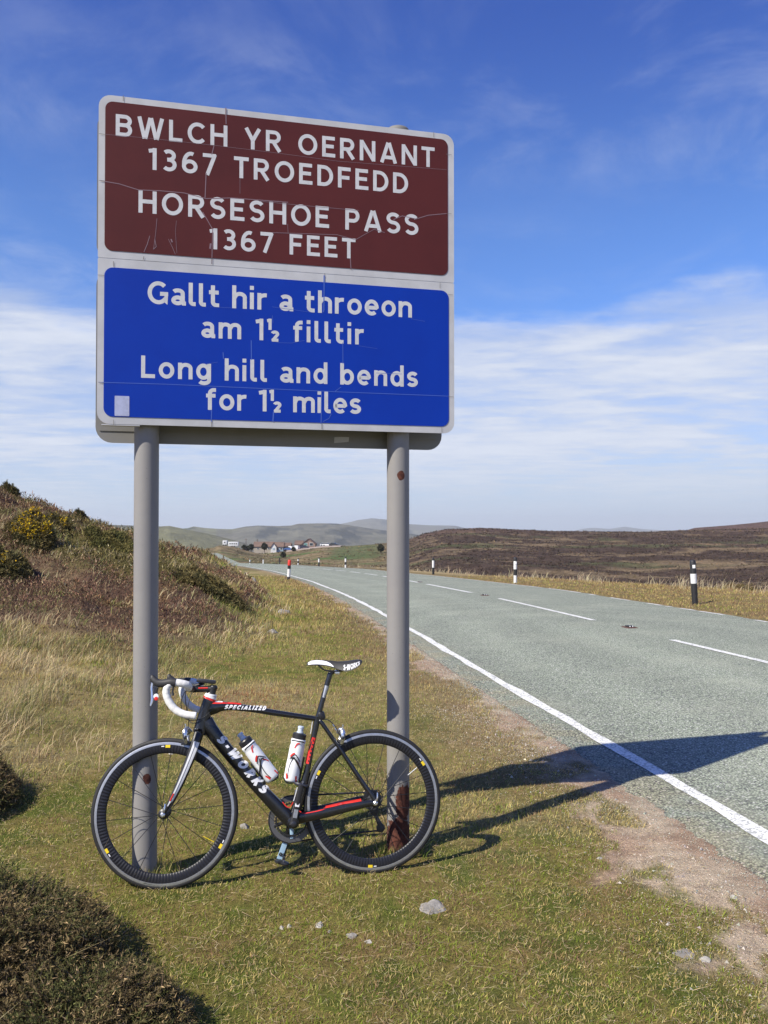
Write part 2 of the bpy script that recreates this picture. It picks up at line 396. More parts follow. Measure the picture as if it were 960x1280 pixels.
def mat_ground(name, s1, s2, bumpd, vary=.55):
    m = bpy.data.materials.new(name); m.use_nodes = True; nt = m.node_tree; b = nt.nodes['Principled BSDF']
    b.inputs['Roughness'].default_value = .95; b.inputs['Specular IOR Level'].default_value = .1
    at = N(nt, 'ShaderNodeAttribute', attribute_name='col'); g = N(nt, 'ShaderNodeNewGeometry')
    a = N(nt, 'ShaderNodeTexNoise', i_Scale=s1, i_Detail=8, i_Roughness=.7); nt.links.new(g.outputs['Position'], a.inputs[0])
    c = N(nt, 'ShaderNodeTexNoise', i_Scale=s2, i_Detail=8, i_Roughness=.7); nt.links.new(g.outputs['Position'], c.inputs[0])
    f = MATH(nt, 'MULTIPLY', SSTEP(nt, a.outputs[0], .3, .7), SSTEP(nt, c.outputs[0], .25, .7))
    k = MATH(nt, 'ADD', 1-vary*.55, MATH(nt, 'MULTIPLY', f, vary*1.6))
    mx = N(nt, 'ShaderNodeVectorMath', operation='SCALE'); nt.links.new(at.outputs[0], mx.inputs[0]); nt.links.new(k, mx.inputs['Scale'])
    nt.links.new(mx.outputs[0], b.inputs['Base Color'])
    bp = N(nt, 'ShaderNodeBump', i_Strength=.9, i_Distance=bumpd); nt.links.new(MATH(nt, 'ADD', a.outputs[0], c.outputs[0]), bp.inputs['Height']); nt.links.new(bp.outputs[0], b.inputs['Normal'])
    return m
M = {}
M['ground'] = mat_ground('turf_soil', 9, 90, .02)
M['moor'] = mat_ground('moor_cover', .35, 1.8, .5, .8)
M['hill'] = mat_ground('hill_cover', .012, .05, 6, .6)
M['leaf'] = mat_leaf('grass_blades'); M['twig'] = mat_leaf('heather_twigs', .15, .8); M['petal'] = mat_leaf('gorse_petals', .3)

# ------------------------------------------------------------------ ground sheets (polar grid round the camera)
vw = math.radians(33)
ang = np.concatenate([np.linspace(-vw, vw, 520), np.linspace(vw, 2*PI-vw, 92)[1:-1]])
rad = [0.0+.25]
while rad[-1] < 15500:
    r = rad[-1]; rad.append(r+max(.03, r*(.013 if r < 60 else .0135 if r < 900 else .02)))
rad = np.array(rad)
def grid(name, r, mt, kind='structure'):
    A, R_ = np.meshgrid(ang, r); X = R_*np.sin(A); Y = R_*np.cos(A); Z = land(X, Y)
    n, m = X.shape; V = np.stack([X, Y, Z], -1).reshape(-1, 3); col = cover(X, Y).reshape(-1, 3)
    i = np.arange(n-1)[:, None]*m; j = np.arange(m)[None, :]; j2 = (j+1) % m
    F = np.stack([i+j, i+m+j, i+m+j2, i+j2], -1).reshape(-1, 4)
    F = F[:, ::-1]
    return V, F, col, mt, name
i0 = np.searchsorted(rad, 62); i1 = np.searchsorted(rad, 900)
V, F, col, mt, nm = grid('ground', rad[:i0+1], M['ground'])
m_ = len(ang); V = np.vstack([V, [[0, 0, float(land(0., 0.))]]]); col = np.vstack([col, cover(np.array([0.]), np.array([0.]))])
cen = len(V)-1; Fc = np.array([[cen, j, (j+1) % m_, (j+1) % m_] for j in range(m_)])
me = bpy.data.meshes.new('ground')
npmesh('ground', V, F, M['ground'], col=col, smooth=True, kind='structure')
V, F, col, mt, nm = grid('moorland', rad[i0:i1+1], M['moor']); npmesh('moorland', V, F, M['moor'], col=col, smooth=True, kind='structure')
V, F, col, mt, nm = grid('hills', rad[i1:], M['hill']); npmesh('hills', V, F, M['hill'], col=col, smooth=True, kind='structure')

# ------------------------------------------------------------------ road
def mat_road():
    m = bpy.data.materials.new('green_grey_chippings'); m.use_nodes = True; nt = m.node_tree; b = nt.nodes['Principled BSDF']
    b.inputs['Roughness'].default_value = .85; b.inputs['Specular IOR Level'].default_value = .3
    g = N(nt, 'ShaderNodeNewGeometry'); at = N(nt, 'ShaderNodeAttribute', attribute_name='col')
    v = N(nt, 'ShaderNodeTexVoronoi', i_Scale=75); nt.links.new(g.outputs['Position'], v.inputs[0])
    v2 = N(nt, 'ShaderNodeTexVoronoi', i_Scale=150); nt.links.new(g.outputs['Position'], v2.inputs[0])
    sp = N(nt, 'ShaderNodeSeparateColor'); nt.links.new(v.outputs['Color'], sp.inputs[0])
    big = N(nt, 'ShaderNodeTexNoise', i_Scale=.7, i_Detail=7, i_Roughness=.65); nt.links.new(g.outputs['Position'], big.inputs[0])
    mid = N(nt, 'ShaderNodeTexNoise', i_Scale=14, i_Detail=5, i_Roughness=.7); nt.links.new(g.outputs['Position'], mid.inputs[0])
    cA = MIX(nt, sp.outputs[0], (.235, .27, .195), (.46, .50, .375))
    cA = MIX(nt, SSTEP(nt, sp.outputs[1], .84, .92), cA, (.58, .58, .52))
    cA = MIX(nt, SSTEP(nt, sp.outputs[2], .84, .9), cA, (.07, .07, .075))
    gap = SSTEP(nt, v.outputs['Distance'], .62, .35)
    cA = MIX(nt, MATH(nt, 'MULTIPLY', MATH(nt, 'SUBTRACT', 1, gap), .75), cA, (.05, .052, .05))
    cA = MIX(nt, MATH(nt, 'MULTIPLY', SSTEP(nt, big.outputs[0], .45, .7), .35), cA, (.36, .365, .285))
    cA = MIX(nt, MATH(nt, 'MULTIPLY', SSTEP(nt, mid.outputs[0], .35, .65), .2), cA, (.24, .26, .205))
    sc_ = N(nt, 'ShaderNodeVectorMath', operation='MULTIPLY'); nt.links.new(cA, sc_.inputs[0]); nt.links.new(at.outputs[0], sc_.inputs[1])
    nt.links.new(sc_.outputs[0], b.inputs['Base Color'])
    bp = N(nt, 'ShaderNodeBump', i_Strength=.8, i_Distance=.004); bp.invert = True
    nt.links.new(MATH(nt, 'ADD', v.outputs['Distance'], MATH(nt, 'MULTIPLY', v2.outputs['Distance'], .5)), bp.inputs['Height']); nt.links.new(bp.outputs[0], b.inputs['Normal'])
    return m
M['road'] = mat_road()
ys = [-50.]
while ys[-1] < 480: ys.append(ys[-1]+(.025 if 2 < ys[-1] < 10 else .15 if -5 < ys[-1] < 30 else max(.5, ys[-1]*.02)))
ys = np.array(ys); xl = fL(ys)-.42+(fbm(ys*3, ys*0, 101, 4)-.5)*.16+(fbm(ys*.6, ys*0, 102, 2)-.5)*.16+(fbm(ys*14, ys*0, 104, 3)-.5)*.11
xr = fR(ys)+.16+(fbm(ys*2.1, ys*0, 103, 4)-.5)*.2
NU = 40; tt = np.linspace(0, 1, NU)
X = xl[:, None]+(xr-xl)[:, None]*tt; Y = np.repeat(ys[:, None], NU, 1)
Z = base(np.where(Y > 0, Y, 0))+.004+.03*np.sin(np.pi*tt)[None, :]-np.where((tt == 0)|(tt == 1), .03, 0)[None, :]
tint = np.ones((len(ys), NU, 3))
dxl = (X-fL(Y)); wheel = np.exp(-((dxl-1.1)/.35)**2)+np.exp(-((dxl-2.5)/.35)**2)
edge = sstep(dxl, .25, -.25)
tint *= (1+.10*wheel-.20*edge)[..., None]
tint *= lerp(C(1., 1., 1.), C(1.12, 1.0, .9), edge*sstep(fbm(X*3, Y*3, 111, 3), .45, .6)*1.0)
i = np.arange(len(ys)-1)[:, None]*NU; j = np.arange(NU-1)[None, :]
F = np.stack([i+j, i+j+1, i+NU+j+1, i+NU+j], -1).reshape(-1, 4)
npmesh('road', np.stack([X, Y, Z], -1).reshape(-1, 3), F, M['road'], col=tint.reshape(-1, 3), smooth=True, kind='structure')
def road_z(X, Y):
    t = np.clip((X-(fL(Y)-.42))/(fR(Y)+.16-fL(Y)+.42), 0, 1)
    return base(np.where(np.asarray(Y) > 0, Y, 0))+.004+.03*np.sin(np.pi*t)
def mat_paint():
    m = bpy.data.materials.new('worn_white_road_paint'); m.use_nodes = True; nt = m.node_tree; b = nt.nodes['Principled BSDF']
    b.inputs['Roughness'].default_value = .7; g = N(nt, 'ShaderNodeNewGeometry')
    v = N(nt, 'ShaderNodeTexVoronoi', i_Scale=80); nt.links.new(g.outputs['Position'], v.inputs[0])
    z = N(nt, 'ShaderNodeTexNoise', i_Scale=6, i_Detail=7, i_Roughness=.75); nt.links.new(g.outputs['Position'], z.inputs[0])
    sp = N(nt, 'ShaderNodeSeparateColor'); nt.links.new(v.outputs['Color'], sp.inputs[0])
    worn = MATH(nt, 'MULTIPLY', SSTEP(nt, MATH(nt, 'ADD', MATH(nt, 'MULTIPLY', sp.outputs[0], .5), z.outputs[0]), .74, .93), .8)
    c = MIX(nt, worn, (.74, .73, .69), (.26, .27, .25))
    nt.links.new(c, b.inputs['Base Color'])
    bp = N(nt, 'ShaderNodeBump', i_Strength=.7, i_Distance=.003); bp.invert = True; nt.links.new(v.outputs['Distance'], bp.inputs['Height']); nt.links.new(bp.outputs[0], b.inputs['Normal'])
    return m
M['paint'] = mat_paint()
def stripe(xs_fn, y0, y1, wd, name, rag=.0):
    n = max(2, int((y1-y0)/(.03 if y1 < 12 else .12 if y1 < 40 else .4))+1); y = np.linspace(y0, y1, n)
    x = xs_fn(y); e1 = (fbm(y*14, y*0, 121, 3)-.5)*rag; e2 = (fbm(y*14, y*0, 131, 3)-.5)*rag
    Xs = np.stack([x-wd/2+e1, x-wd/6, x+wd/6, x+wd/2+e2], 1); Ys = np.repeat(y[:, None], 4, 1); Zs = road_z(Xs, Ys)+.005+.00008*np.clip(Ys, 0, 200)
    i = np.arange(n-1)[:, None]*4; j = np.arange(3)[None, :]
    return np.stack([Xs, Ys, Zs], -1).reshape(-1, 3), np.stack([i+j, i+j+1, i+5+j, i+4+j], -1).reshape(-1, 4)
V, F = stripe(fL, -45, 470, .105, 'l', .06); npmesh('edge_line', V, F, M['paint'], smooth=True, kind='structure')
def fC(Y):                                              # centre line from the photograph's dashes
    return np.interp(Y, _tC, _xC)
_pc = [ground_px(*q) for q in [(960, 832), (900, 817.5), (840, 803), (742, 778), (682, 764), (622, 750), (588, 742.5), (534, 731.5), (500, 725), (471, 719.7), (446, 716.5), (438.5, 715.2), (419, 713.3), (412, 712.6), (395.5, 711)]]
_pc = sorted([(b_, a_) for a_, b_ in _pc]); _pc = [(-60, 14.8), (0, 5.9)]+_pc
_yc = [q[0] for q in _pc]; _lastY, _lastX = _pc[-1]
for Yq in (92, 110, 134, 200, 300, 400, 520):
    if Yq > _lastY+8: _pc.append((Yq, float((fL(Yq)+fR(Yq))/2)))
_tC = np.linspace(-60, 520, 5801); _xC = np.interp(_tC, [q[0] for q in _pc], [q[1] for q in _pc])
for _ in range(2):
    cs = np.convolve(np.pad(_xC, 30, 'edge'), np.ones(61)/61, 'valid'); wg = sstep(_tC, 14, 22); _xC = _xC*(1-wg)+cs*wg
# dashes
y_ends = [ground_px(960, 832)[1], ground_px(840, 803)[1], ground_px(742, 778)[1], ground_px(622, 750)[1], ground_px(588, 742.5)[1], ground_px(534, 731.5)[1]]
dashes = [(y_ends[1]-5.2, y_ends[1]), (y_ends[2], y_ends[3]), (y_ends[4], y_ends[5])]
y = y_ends[1]-5.2
for _ in range(5): dashes.append((y-7.4, y-2.4)); y -= 7.4
y = y_ends[5]
for k_ in range(50):
    s_ = y+2.0; e_ = s_+4.4; dashes.append((s_, e_)); y = e_
for a_, b_ in dashes:
    if a_ < -45 or b_ > 460: continue
    V, F = stripe(fC, a_, b_, .11 if b_ < 30 else .14, 'd', .01); npmesh('lane_dash', V, F, M['paint'], smooth=True, kind='structure')
fE = lambda Y: fR(Y)-.10
for a_, b_ in [(14.95, 15.3), (16.3, 17.1), (17.25, 17.8), (18.2, 18.4), (18.6, 19.3), (20.2, 21.4), (22.6, 23.1), (24, 27.3), (28, 60), (60, 140)]:
    V, F = stripe(fE, a_, b_, .09, 'e', .05); npmesh('far_edge_line', V, F, M['paint'], smooth=True, kind='structure')

# ------------------------------------------------------------------ scattering
SX, SY = .56, 1.0
def samp(n, y0, y1, x0=None, x1=None):
    Y = np.exp(RNG.uniform(math.log(y0), math.log(y1), n)); X = RNG.uniform(-1, 1, n)*(SX*Y+SY)
    if x0 is not None: k = (X > x0)&(X < x1); X = X[k]; Y = Y[k]
    return X, Y
def blades(name, X, Y, h, wd, col, mt, lean=.5, wind=(.35, .1), tri=False, sink=.01, label=None, parent=None, zf=None):
    n = len(X); Z = (land(X, Y) if zf is None else zf(X, Y))-sink
    a = RNG.uniform(0, 2*PI, n); la = RNG.uniform(0, 2*PI, n); lm = RNG.random(n)**.7*lean
    lx = np.cos(la)*lm+wind[0]*RNG.random(n); ly = np.sin(la)*lm+wind[1]*RNG.random(n)
    bx = np.cos(a)*wd/2; by = np.sin(a)*wd/2; P = np.stack([X, Y, Z], -1); B = np.stack([bx, by, bx*0], -1)
    up = 1/np.sqrt(1+lx**2+ly**2)
    tip = P+np.stack([lx*h*up, ly*h*up, h*up], -1)
    mid = P+np.stack([lx*h*up*.28, ly*h*up*.28, h*up*.58], -1)
    if tri:
        V = np.stack([P-B, P+B, tip], 1).reshape(-1, 3); F = np.arange(3*n).reshape(-1, 3); cc = np.repeat(col, 3, 0)
    else:
        V = np.stack([P-B, P+B, mid+B*.8, mid-B*.8, tip], 1).reshape(-1, 3); q = np.arange(n)[:, None]*5
        F = np.concatenate([q+np.array([[0, 1, 2]]), q+np.array([[0, 2, 3]]), q+np.array([[3, 2, 4]])], 0); cc = np.repeat(col, 5, 0)
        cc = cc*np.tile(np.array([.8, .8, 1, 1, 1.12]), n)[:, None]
    return npmesh(name, V, F, mt, col=cc, kind='stuff', parent=parent)
def vary(col, n, a=.25): return col*(1+RNG.normal(0, a, (n, 1)))*(1+RNG.normal(0, .05, (n, 3)))
# short turf
X, Y = samp(900000, 1.9, 45)
dirt, he, straw, n_, n2_ = masks(X, Y)
onr = (X > fL(Y)-.40+(RNG.random(len(X))-.5)*.16)&(X < fR(Y)+.18)
keep = (~onr)&(RNG.random(len(X)) > dirt*1.02)&(he < .5)&(X < fR(Y)+9)
bare = sstep(fbm(X*5, Y*5, 44, 3), .60, .68)*.55
keep &= RNG.random(len(X)) > bare
X, Y, straw, n_, n2_ = X[keep], Y[keep], straw[keep], n_[keep], n2_[keep]
n = len(X); g3 = fbm(X*6, Y*6, 61, 3); rs = sstep(fL(Y)-.4-X, 1.4, .1)*sstep(Y, 4.6, 6)
pg = sstep(RNG.random(n)+(g3-.5)*2.2+(n_-.5)*1.8-straw*.35-rs*.35, .36, .52)
col = lerp(np.tile(C(.49, .385, .145), (n, 1)), C(.205, .26, .032), pg)
brp = sstep(fbm(X*3.3+4, Y*3.3, 66, 4), .54, .64)
col = lerp(col, C(.27, .175, .09), (RNG.random(n) < .10+.30*rs+.5*brp)*1.0)
bx_, by_ = ground_px(303, 880)
brk = lambda X, Y: np.exp(-((X-bx_)/.38)**2-((Y-by_)/.75)**2)
col = lerp(col, C(.33, .15, .075), (RNG.random(n) < .75*brk(X, Y))*1.0)
col = np.clip(vary(col, n, .32), .01, .8)
sz = np.clip(Y/5, 1, 6); hh = (.013+.021*RNG.random(n))*(1+.8*straw)*np.clip(Y/7, 1, 2.2)
ww = .0034*sz*(.7+.6*RNG.random(n))
nr = Y < 6
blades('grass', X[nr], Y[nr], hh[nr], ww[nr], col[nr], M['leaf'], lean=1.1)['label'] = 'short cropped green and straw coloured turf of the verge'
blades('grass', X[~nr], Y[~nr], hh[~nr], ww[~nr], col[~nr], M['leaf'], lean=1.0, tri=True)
for (px_, py_) in ((-1.12, 4.06), (.073, 4.366)):
    a = RNG.uniform(0, 6.28, 700); q = .055+np.abs(RNG.normal(0, .05, 700)); X = px_+np.cos(a)*q; Y = py_+np.sin(a)*q; n = 700
    blades('grass', X, Y, RNG.uniform(.03, .095, n), np.full(n, .0036), np.clip(vary(lerp(np.tile(C(.44, .35, .15), (n, 1)), C(.17, .22, .04), (RNG.random(n) < .55)*1.0), n, .25), .01, .8), M['leaf'], lean=.8)
# long bleached grass on the left slope
X, Y = samp(230000, 3.2, 40)
dirt, he, straw, n_, n2_ = masks(X, Y)
tuft = fbm(X*2.6, Y*2.6, 141, 3); d = foot(Y)-X
p = np.clip(straw*1.15+.25*sstep(d, .2, 1.2), 0, 1)*sstep(tuft, .36, .56)*(1-.6*he)*sstep(d, -.9, .6)*(X < fL(Y)-1.3)
k = RNG.random(len(X)) < p; X, Y, tuft = X[k], Y[k], tuft[k]; n = len(X)
col = lerp(np.tile(C(.56, .45, .255), (n, 1)), C(.24, .245, .08), sstep(fbm(X*1.1, Y*1.1, 143, 3)+.3*RNG.random(n), .60, .75))
col = lerp(col, C(.33, .15, .075), (RNG.random(n) < .8*brk(X, Y))*1.0)
col = np.clip(vary(col, n, .2), .01, .8)
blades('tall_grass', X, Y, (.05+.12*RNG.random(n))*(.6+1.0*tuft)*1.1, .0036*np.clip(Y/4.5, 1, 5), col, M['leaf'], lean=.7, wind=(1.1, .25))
# bleached tussocks on the far verge
X, Y = samp(90000, 9, 90)
dr = X-fR(Y); tuft = fbm(X*.8, Y*.8, 151, 3)
dv = dr-np.interp(Y, [0, 18, 45, 90], [6.5, 6.0, 3.2, 1.8])
p = sstep(dv, -1.3, -.5)*sstep(1.8-dv, 0, 1.0)*(.25+.75*sstep(tuft, .5, .62)); k = RNG.random(len(X)) < p; X, Y, tuft = X[k], Y[k], tuft[k]; n = len(X)
col = np.clip(vary(np.tile(C(.54, .45, .29), (n, 1)), n, .18), .01, .8)
blades('tall_grass', X, Y, (.12+.22*RNG.random(n))*(.5+1.3*sstep(tuft, .5, .7)), .006*np.clip(Y/12, 1, 5), col, M['leaf'], lean=.6, wind=(.7, .1))
# heather and gorse cover of the bank
def scrub(npts, y0, y1, hgt, leaf, nm, lab=None):
    """tangle of small twigs filling low mounds"""
    X, Y = samp(npts, y0, y1); dirt, he, straw, n_, n2_ = masks(X, Y)
    d = foot(Y)-X; k = (RNG.random(len(X)) < he*1.1)&(X < fL(Y)-1)&(d < 26); X, Y, he = X[k], Y[k], he[k]; n = len(X)
    hn = fbm(X*.45+30, Y*.45, 71, 4)+(fbm(X*2.5, Y*2.5, 72, 2)-.5)*.12+RNG.normal(0, .02, n)
    col = lerp(np.tile(C(.165, .092, .058), (n, 1)), C(.135, .112, .038), sstep(hn, .53, .60))
    col = lerp(col, C(.17, .105, .04), sstep(fbm(X*1.3, Y*1.3, 75, 3), .6, .7)*.6)
    col = lerp(col, C(.36, .28, .16), (RNG.random(n) < .13)*1.0)
    col = np.clip(vary(col, n, .38), .006, .6)
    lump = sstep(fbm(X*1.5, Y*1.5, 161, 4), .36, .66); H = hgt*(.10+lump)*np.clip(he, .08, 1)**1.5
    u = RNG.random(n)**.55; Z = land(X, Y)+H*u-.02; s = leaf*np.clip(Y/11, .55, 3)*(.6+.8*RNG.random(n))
    D = RNG.normal(0, .62, (n, 3)); D[:, 2] = np.abs(D[:, 2])+.55; D /= np.linalg.norm(D, axis=1, keepdims=True)
    W = np.cross(D, RNG.normal(0, 1, (n, 3))); W /= np.linalg.norm(W, axis=1, keepdims=True)
    P = np.stack([X, Y, Z], -1); V = np.stack([P-W*s[:, None]*.17, P+W*s[:, None]*.17, P+D*s[:, None]], 1).reshape(-1, 3)
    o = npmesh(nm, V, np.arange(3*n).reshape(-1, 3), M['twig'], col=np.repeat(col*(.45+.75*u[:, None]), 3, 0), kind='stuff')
    if lab: o['label'] = lab
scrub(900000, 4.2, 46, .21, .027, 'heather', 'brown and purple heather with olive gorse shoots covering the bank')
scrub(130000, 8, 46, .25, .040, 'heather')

# ------------------------------------------------------------------ stroke lettering (built from strokes of even width)
def arc(cx, cy, rx, ry, a0, a1, n=14):
    return [(cx+rx*math.cos(math.radians(a0+(a1-a0)*i/n)), cy+ry*math.sin(math.radians(a0+(a1-a0)*i/n))) for i in range(n+1)]
def glyphs(w, xh=.74):
    h = w/2; t = 1-h; G = {}
    G['A'] = (.86, [[(.085, 0), (.405, 1)], [(.775, 0), (.455, 1)], [(.2, .27), (.66, .27)]])
    G['B'] = (.72, [[(h, 0), (h, 1)], [(h, t), (.40, t)]+arc(.40, (t+.52)/2, .215, (t-.52)/2, 90, -90)+[(h, .52)], [(.4, .52)]+arc(.41, (.52+h)/2, .22, (.52-h)/2, 90, -90)+[(h, h)]])
    G['C'] = (.80, [arc(.45, .5, .45-h, .5-h, 42, 318, 26)])
    G['D'] = (.76, [[(h, 0), (h, 1)], [(h, t), (.30, t)]+arc(.30, .5, .46-h, .5-h, 90, -90, 20)+[(h, h)]])
    G['E'] = (.64, [[(h, 0), (h, 1)], [(h, t), (.62, t)], [(h, .52), (.57, .52)], [(h, h), (.64, h)]])
    G['F'] = (.62, [[(h, 0), (h, 1)], [(h, t), (.62, t)], [(h, .50), (.56, .50)]])
    G['G'] = (.86, [arc(.45, .5, .45-h, .5-h, 45, 318, 26)+[(.86-h, .16), (.86-h, .48)], [(.52, .46), (.86, .46)]])
    G['H'] = (.78, [[(h, 0), (h, 1)], [(.78-h, 0), (.78-h, 1)], [(h, .52), (.78-h, .52)]])
    G['I'] = (w, [[(h, 0), (h, 1)]])
    G['K'] = (.74, [[(h, 0), (h, 1)], [(h, .36), (.66, 1)], [(.24, .53), (.69, 0)]])
    G['L'] = (.60, [[(h, 0), (h, 1)], [(h, h), (.60, h)]])
    G['M'] = (.92, [[(h, 0), (h, 1)], [(.92-h, 0), (.92-h, 1)], [(h, .97), (.46, .25)], [(.92-h, .97), (.46, .25)]])
    G['N'] = (.78, [[(h, 0), (h, 1)], [(.78-h, 0), (.78-h, 1)], [(h, .97), (.78-h, .03)]])
    G['O'] = (.92, [arc(.46, .5, .46-h, .5-h, 0, 360, 36)])
    G['P'] = (.68, [[(h, 0), (h, 1)], [(h, t), (.38, t)]+arc(.38, (t+.44)/2, .215, (t-.44)/2, 90, -90)+[(h, .44)]])
    G['R'] = (.74, [[(h, 0), (h, 1)], [(h, t), (.40, t)]+arc(.40, (t+.47)/2, .215, (t-.47)/2, 90, -90)+[(h, .47)], [(.34, .47), (.66, 0)]])
    G['S'] = (.68, [arc(.34, .745, .26-.0, .255-h, 30, 270, 18)[:-1]+arc(.34, .265, .265, .265-h+.0, 90, -150, 18)[0:] ])
    u = (1-h+.52)/2
    G['S'] = (.68, [arc(.345, u, .25, (t-.52)/2, 28, 262, 18)+arc(.335, (.52+h)/2, .26, (.52-h)/2, 82, -152, 18)])
    G['T'] = (.68, [[(.34, 0), (.34, 1)], [(0, t), (.68, t)]])
    G['U'] = (.76, [[(h, 1), (h, .38)]+arc(.38, .38, .38-h, .38-h, 180, 360)+[(.76-h, 1)]])
    G['W'] = (1.16, [[(.075, 1), (.31, 0)], [(.34, 0), (.565, .98)], [(.595, .98), (.82, 0)], [(.85, 0), (1.085, 1)]])
    G['Y'] = (.76, [[(.07, 1), (.38, .42)], [(.69, 1), (.38, .42)], [(.38, .48), (.38, 0)]])
    G['Z'] = (.64, [[(0, t), (.62, t)], [(.56, .96), (.06, .04)], [(0, h), (.64, h)]])
    G['1'] = (.36, [[(.28, 0), (.28, 1)], [(.28, t-.01), (.02, t-.06)]])
    G['2'] = (.62, [arc(.31, .69, .24, .31-h, 165, -30, 16)+[(.09, .06)], [(.03, h), (.62, h)]])
    G['3'] = (.66, [arc(.31, u+.01, .225, (t-.53)/2, 140, -80, 16)+[(.24, .53)], [(.24, .53)]+arc(.32, (.53+h)/2, .25, (.53-h)/2, 88, -142, 18)])
    G['6'] = (.70, [arc(.35, .32, .35-h, .32-h, 0, 360, 26), [(.09, .34)]+arc(.40, .42, .31, .58-h, 172, 70, 12)])
    G['7'] = (.62, [[(0, t), (.60, t)], [(.55, .97), (.20, 0)]])
    G['-'] = (.34, [[(0, .45), (.34, .45)]])
    x = xh; q = x-h; R2 = (x/2-h)
    G['a'] = (.60, [arc(.28, x-.215, .20, .215-h, 150, 0, 12)+[(.485, .22), (.52, h), (.62, h)], arc(.27, .215, .27-h, .215-h, 0, 360, 22)])
    G['b'] = (.66, [[(h, 0), (h, 1.02)], arc(.34, x/2, .32-h, R2, 0, 360, 26)])
    G['d'] = (.66, [[(.66-h, 0), (.66-h, 1.02)], arc(.32, x/2, .32-h, R2, 0, 360, 26)])
    G['e'] = (.66, [[(h, x*.49), (.62-h, x*.49)]+arc(.33, x/2, .33-h, R2, 5, 312, 24)])
    G['f'] = (.46, [[(.17, 0), (.17, .72)]+arc(.17+.18, .76, .18, .24-h, 180, 95, 8)+[(.44, t)], [(0, x-h), (.42, x-h)]])
    G['g'] = (.66, [arc(.32, x/2, .32-h, R2, 0, 360, 26), [(.66-h, x), (.66-h, .02)]+arc(.35, -.02, .31-h, .22-h, 0, -150, 14)])
    G['h'] = (.64, [[(h, 0), (h, 1.02)], [(h, .44)]+arc(.34, x-.25, .30-h, .25-h, 165, 0, 14)+[(.64-h, 0)]])
    G['i'] = (w+.02, [[(h, 0), (h, x)], [(h, .86), (h, 1.04)]])
    G['l'] = (.30, [[(h, 1.02), (h, .2)]+arc(.2, .2, .2-h, .2-h, 180, 265, 6)+[(.30, h)]])
    G['m'] = (1.02, [[(h, 0), (h, x)], [(h, .44)]+arc(.315, x-.22, .275-h, .22-h, 165, 0, 12)+[(.59-h, 0)], [(.59-h, .44)]+arc(.745, x-.22, .275-h, .22-h, 165, 0, 12)+[(1.02-h, 0)]])
    G['n'] = (.64, [[(h, 0), (h, x)], [(h, .44)]+arc(.34, x-.25, .30-h, .25-h, 165, 0, 14)+[(.64-h, 0)]])
    G['o'] = (.68, [arc(.34, x/2, .34-h, R2, 0, 360, 28)])
    G['r'] = (.44, [[(h, 0), (h, x)], [(h, .42)]+arc(.36, x-.27, .36-h, .27-h, 175, 78, 10)])
    v = (q+.37)/2
    G['s'] = (.54, [arc(.285, v+.0, .19, (q-x*.5)/2, 25, 262, 14)+arc(.26, (x*.5+h)/2, .20, (x*.5-h)/2, 82, -155, 14)])
    G['t'] = (.46, [[(.17, .96), (.17, .22)]+arc(.34, .22, .17, .22-h, 180, 270, 8)+[(.44, h)], [(0, x-h), (.42, x-h)]])
    return G
def ribbon2(P, w):
    """2-D ribbon round a polyline: left and right points with mitred joints"""
    P = [P[0]]+[P[i] for i in range(1, len(P)) if math.hypot(P[i][0]-P[i-1][0], P[i][1]-P[i-1][1]) > 1e-5]
    n = len(P); closed = math.hypot(P[0][0]-P[-1][0], P[0][1]-P[-1][1]) < 1e-4 and n > 3
    Lp, Rp = [], []
    for i in range(n):
        a = P[i-1] if i > 0 else (P[-2] if closed else None); b = P[i+1] if i < n-1 else (P[1] if closed else None)
        d1 = None if a is None else (P[i][0]-a[0], P[i][1]-a[1]); d2 = None if b is None else (b[0]-P[i][0], b[1]-P[i][1])
        d1 = d1 or d2; d2 = d2 or d1
        l1 = math.hypot(*d1); l2 = math.hypot(*d2); n1 = (-d1[1]/l1, d1[0]/l1); n2 = (-d2[1]/l2, d2[0]/l2)
        m = (n1[0]+n2[0], n1[1]+n2[1]); lm = math.hypot(*m) or 1; m = (m[0]/lm, m[1]/lm)
        c = max(.5, m[0]*n1[0]+m[1]*n1[1]); s = w/2/c
        Lp.append((P[i][0]+m[0]*s, P[i][1]+m[1]*s)); Rp.append((P[i][0]-m[0]*s, P[i][1]-m[1]*s))
    return Lp, Rp
def text_mesh(txt, w=.17, track=.14, space=.42, shear=0.0, xh=.74, kern=None):
    """returns list of (leftpts, rightpts) strokes in cap-height units and total width"""
    G = glyphs(w, xh); x = 0; out = []
    i = 0
    while i < len(txt):
        ch = txt[i]
        if ch == ' ': x += space; i += 1; continue
        if ch == '½':
            for g, s, ox, oy in (('1', .52, 0, .50), ('2', .52, .21, -.04)):
                gg = glyphs(w/.62, xh)[g]
                for st in gg[1]:
                    P = [(x+ox+px_*s, oy+py_*s) for px_, py_ in st]; out.append(ribbon2(P, w*.82))
            x += .58+track; i += 1; continue
        wd, sts = G[ch]
        for st in sts:
            Lp, Rp = ribbon2(st, w); f = lambda p: (x+p[0]+shear*p[1], p[1]); out.append(([f(p) for p in Lp], [f(p) for p in Rp]))
        x += wd+track; i += 1
    return out, x-track
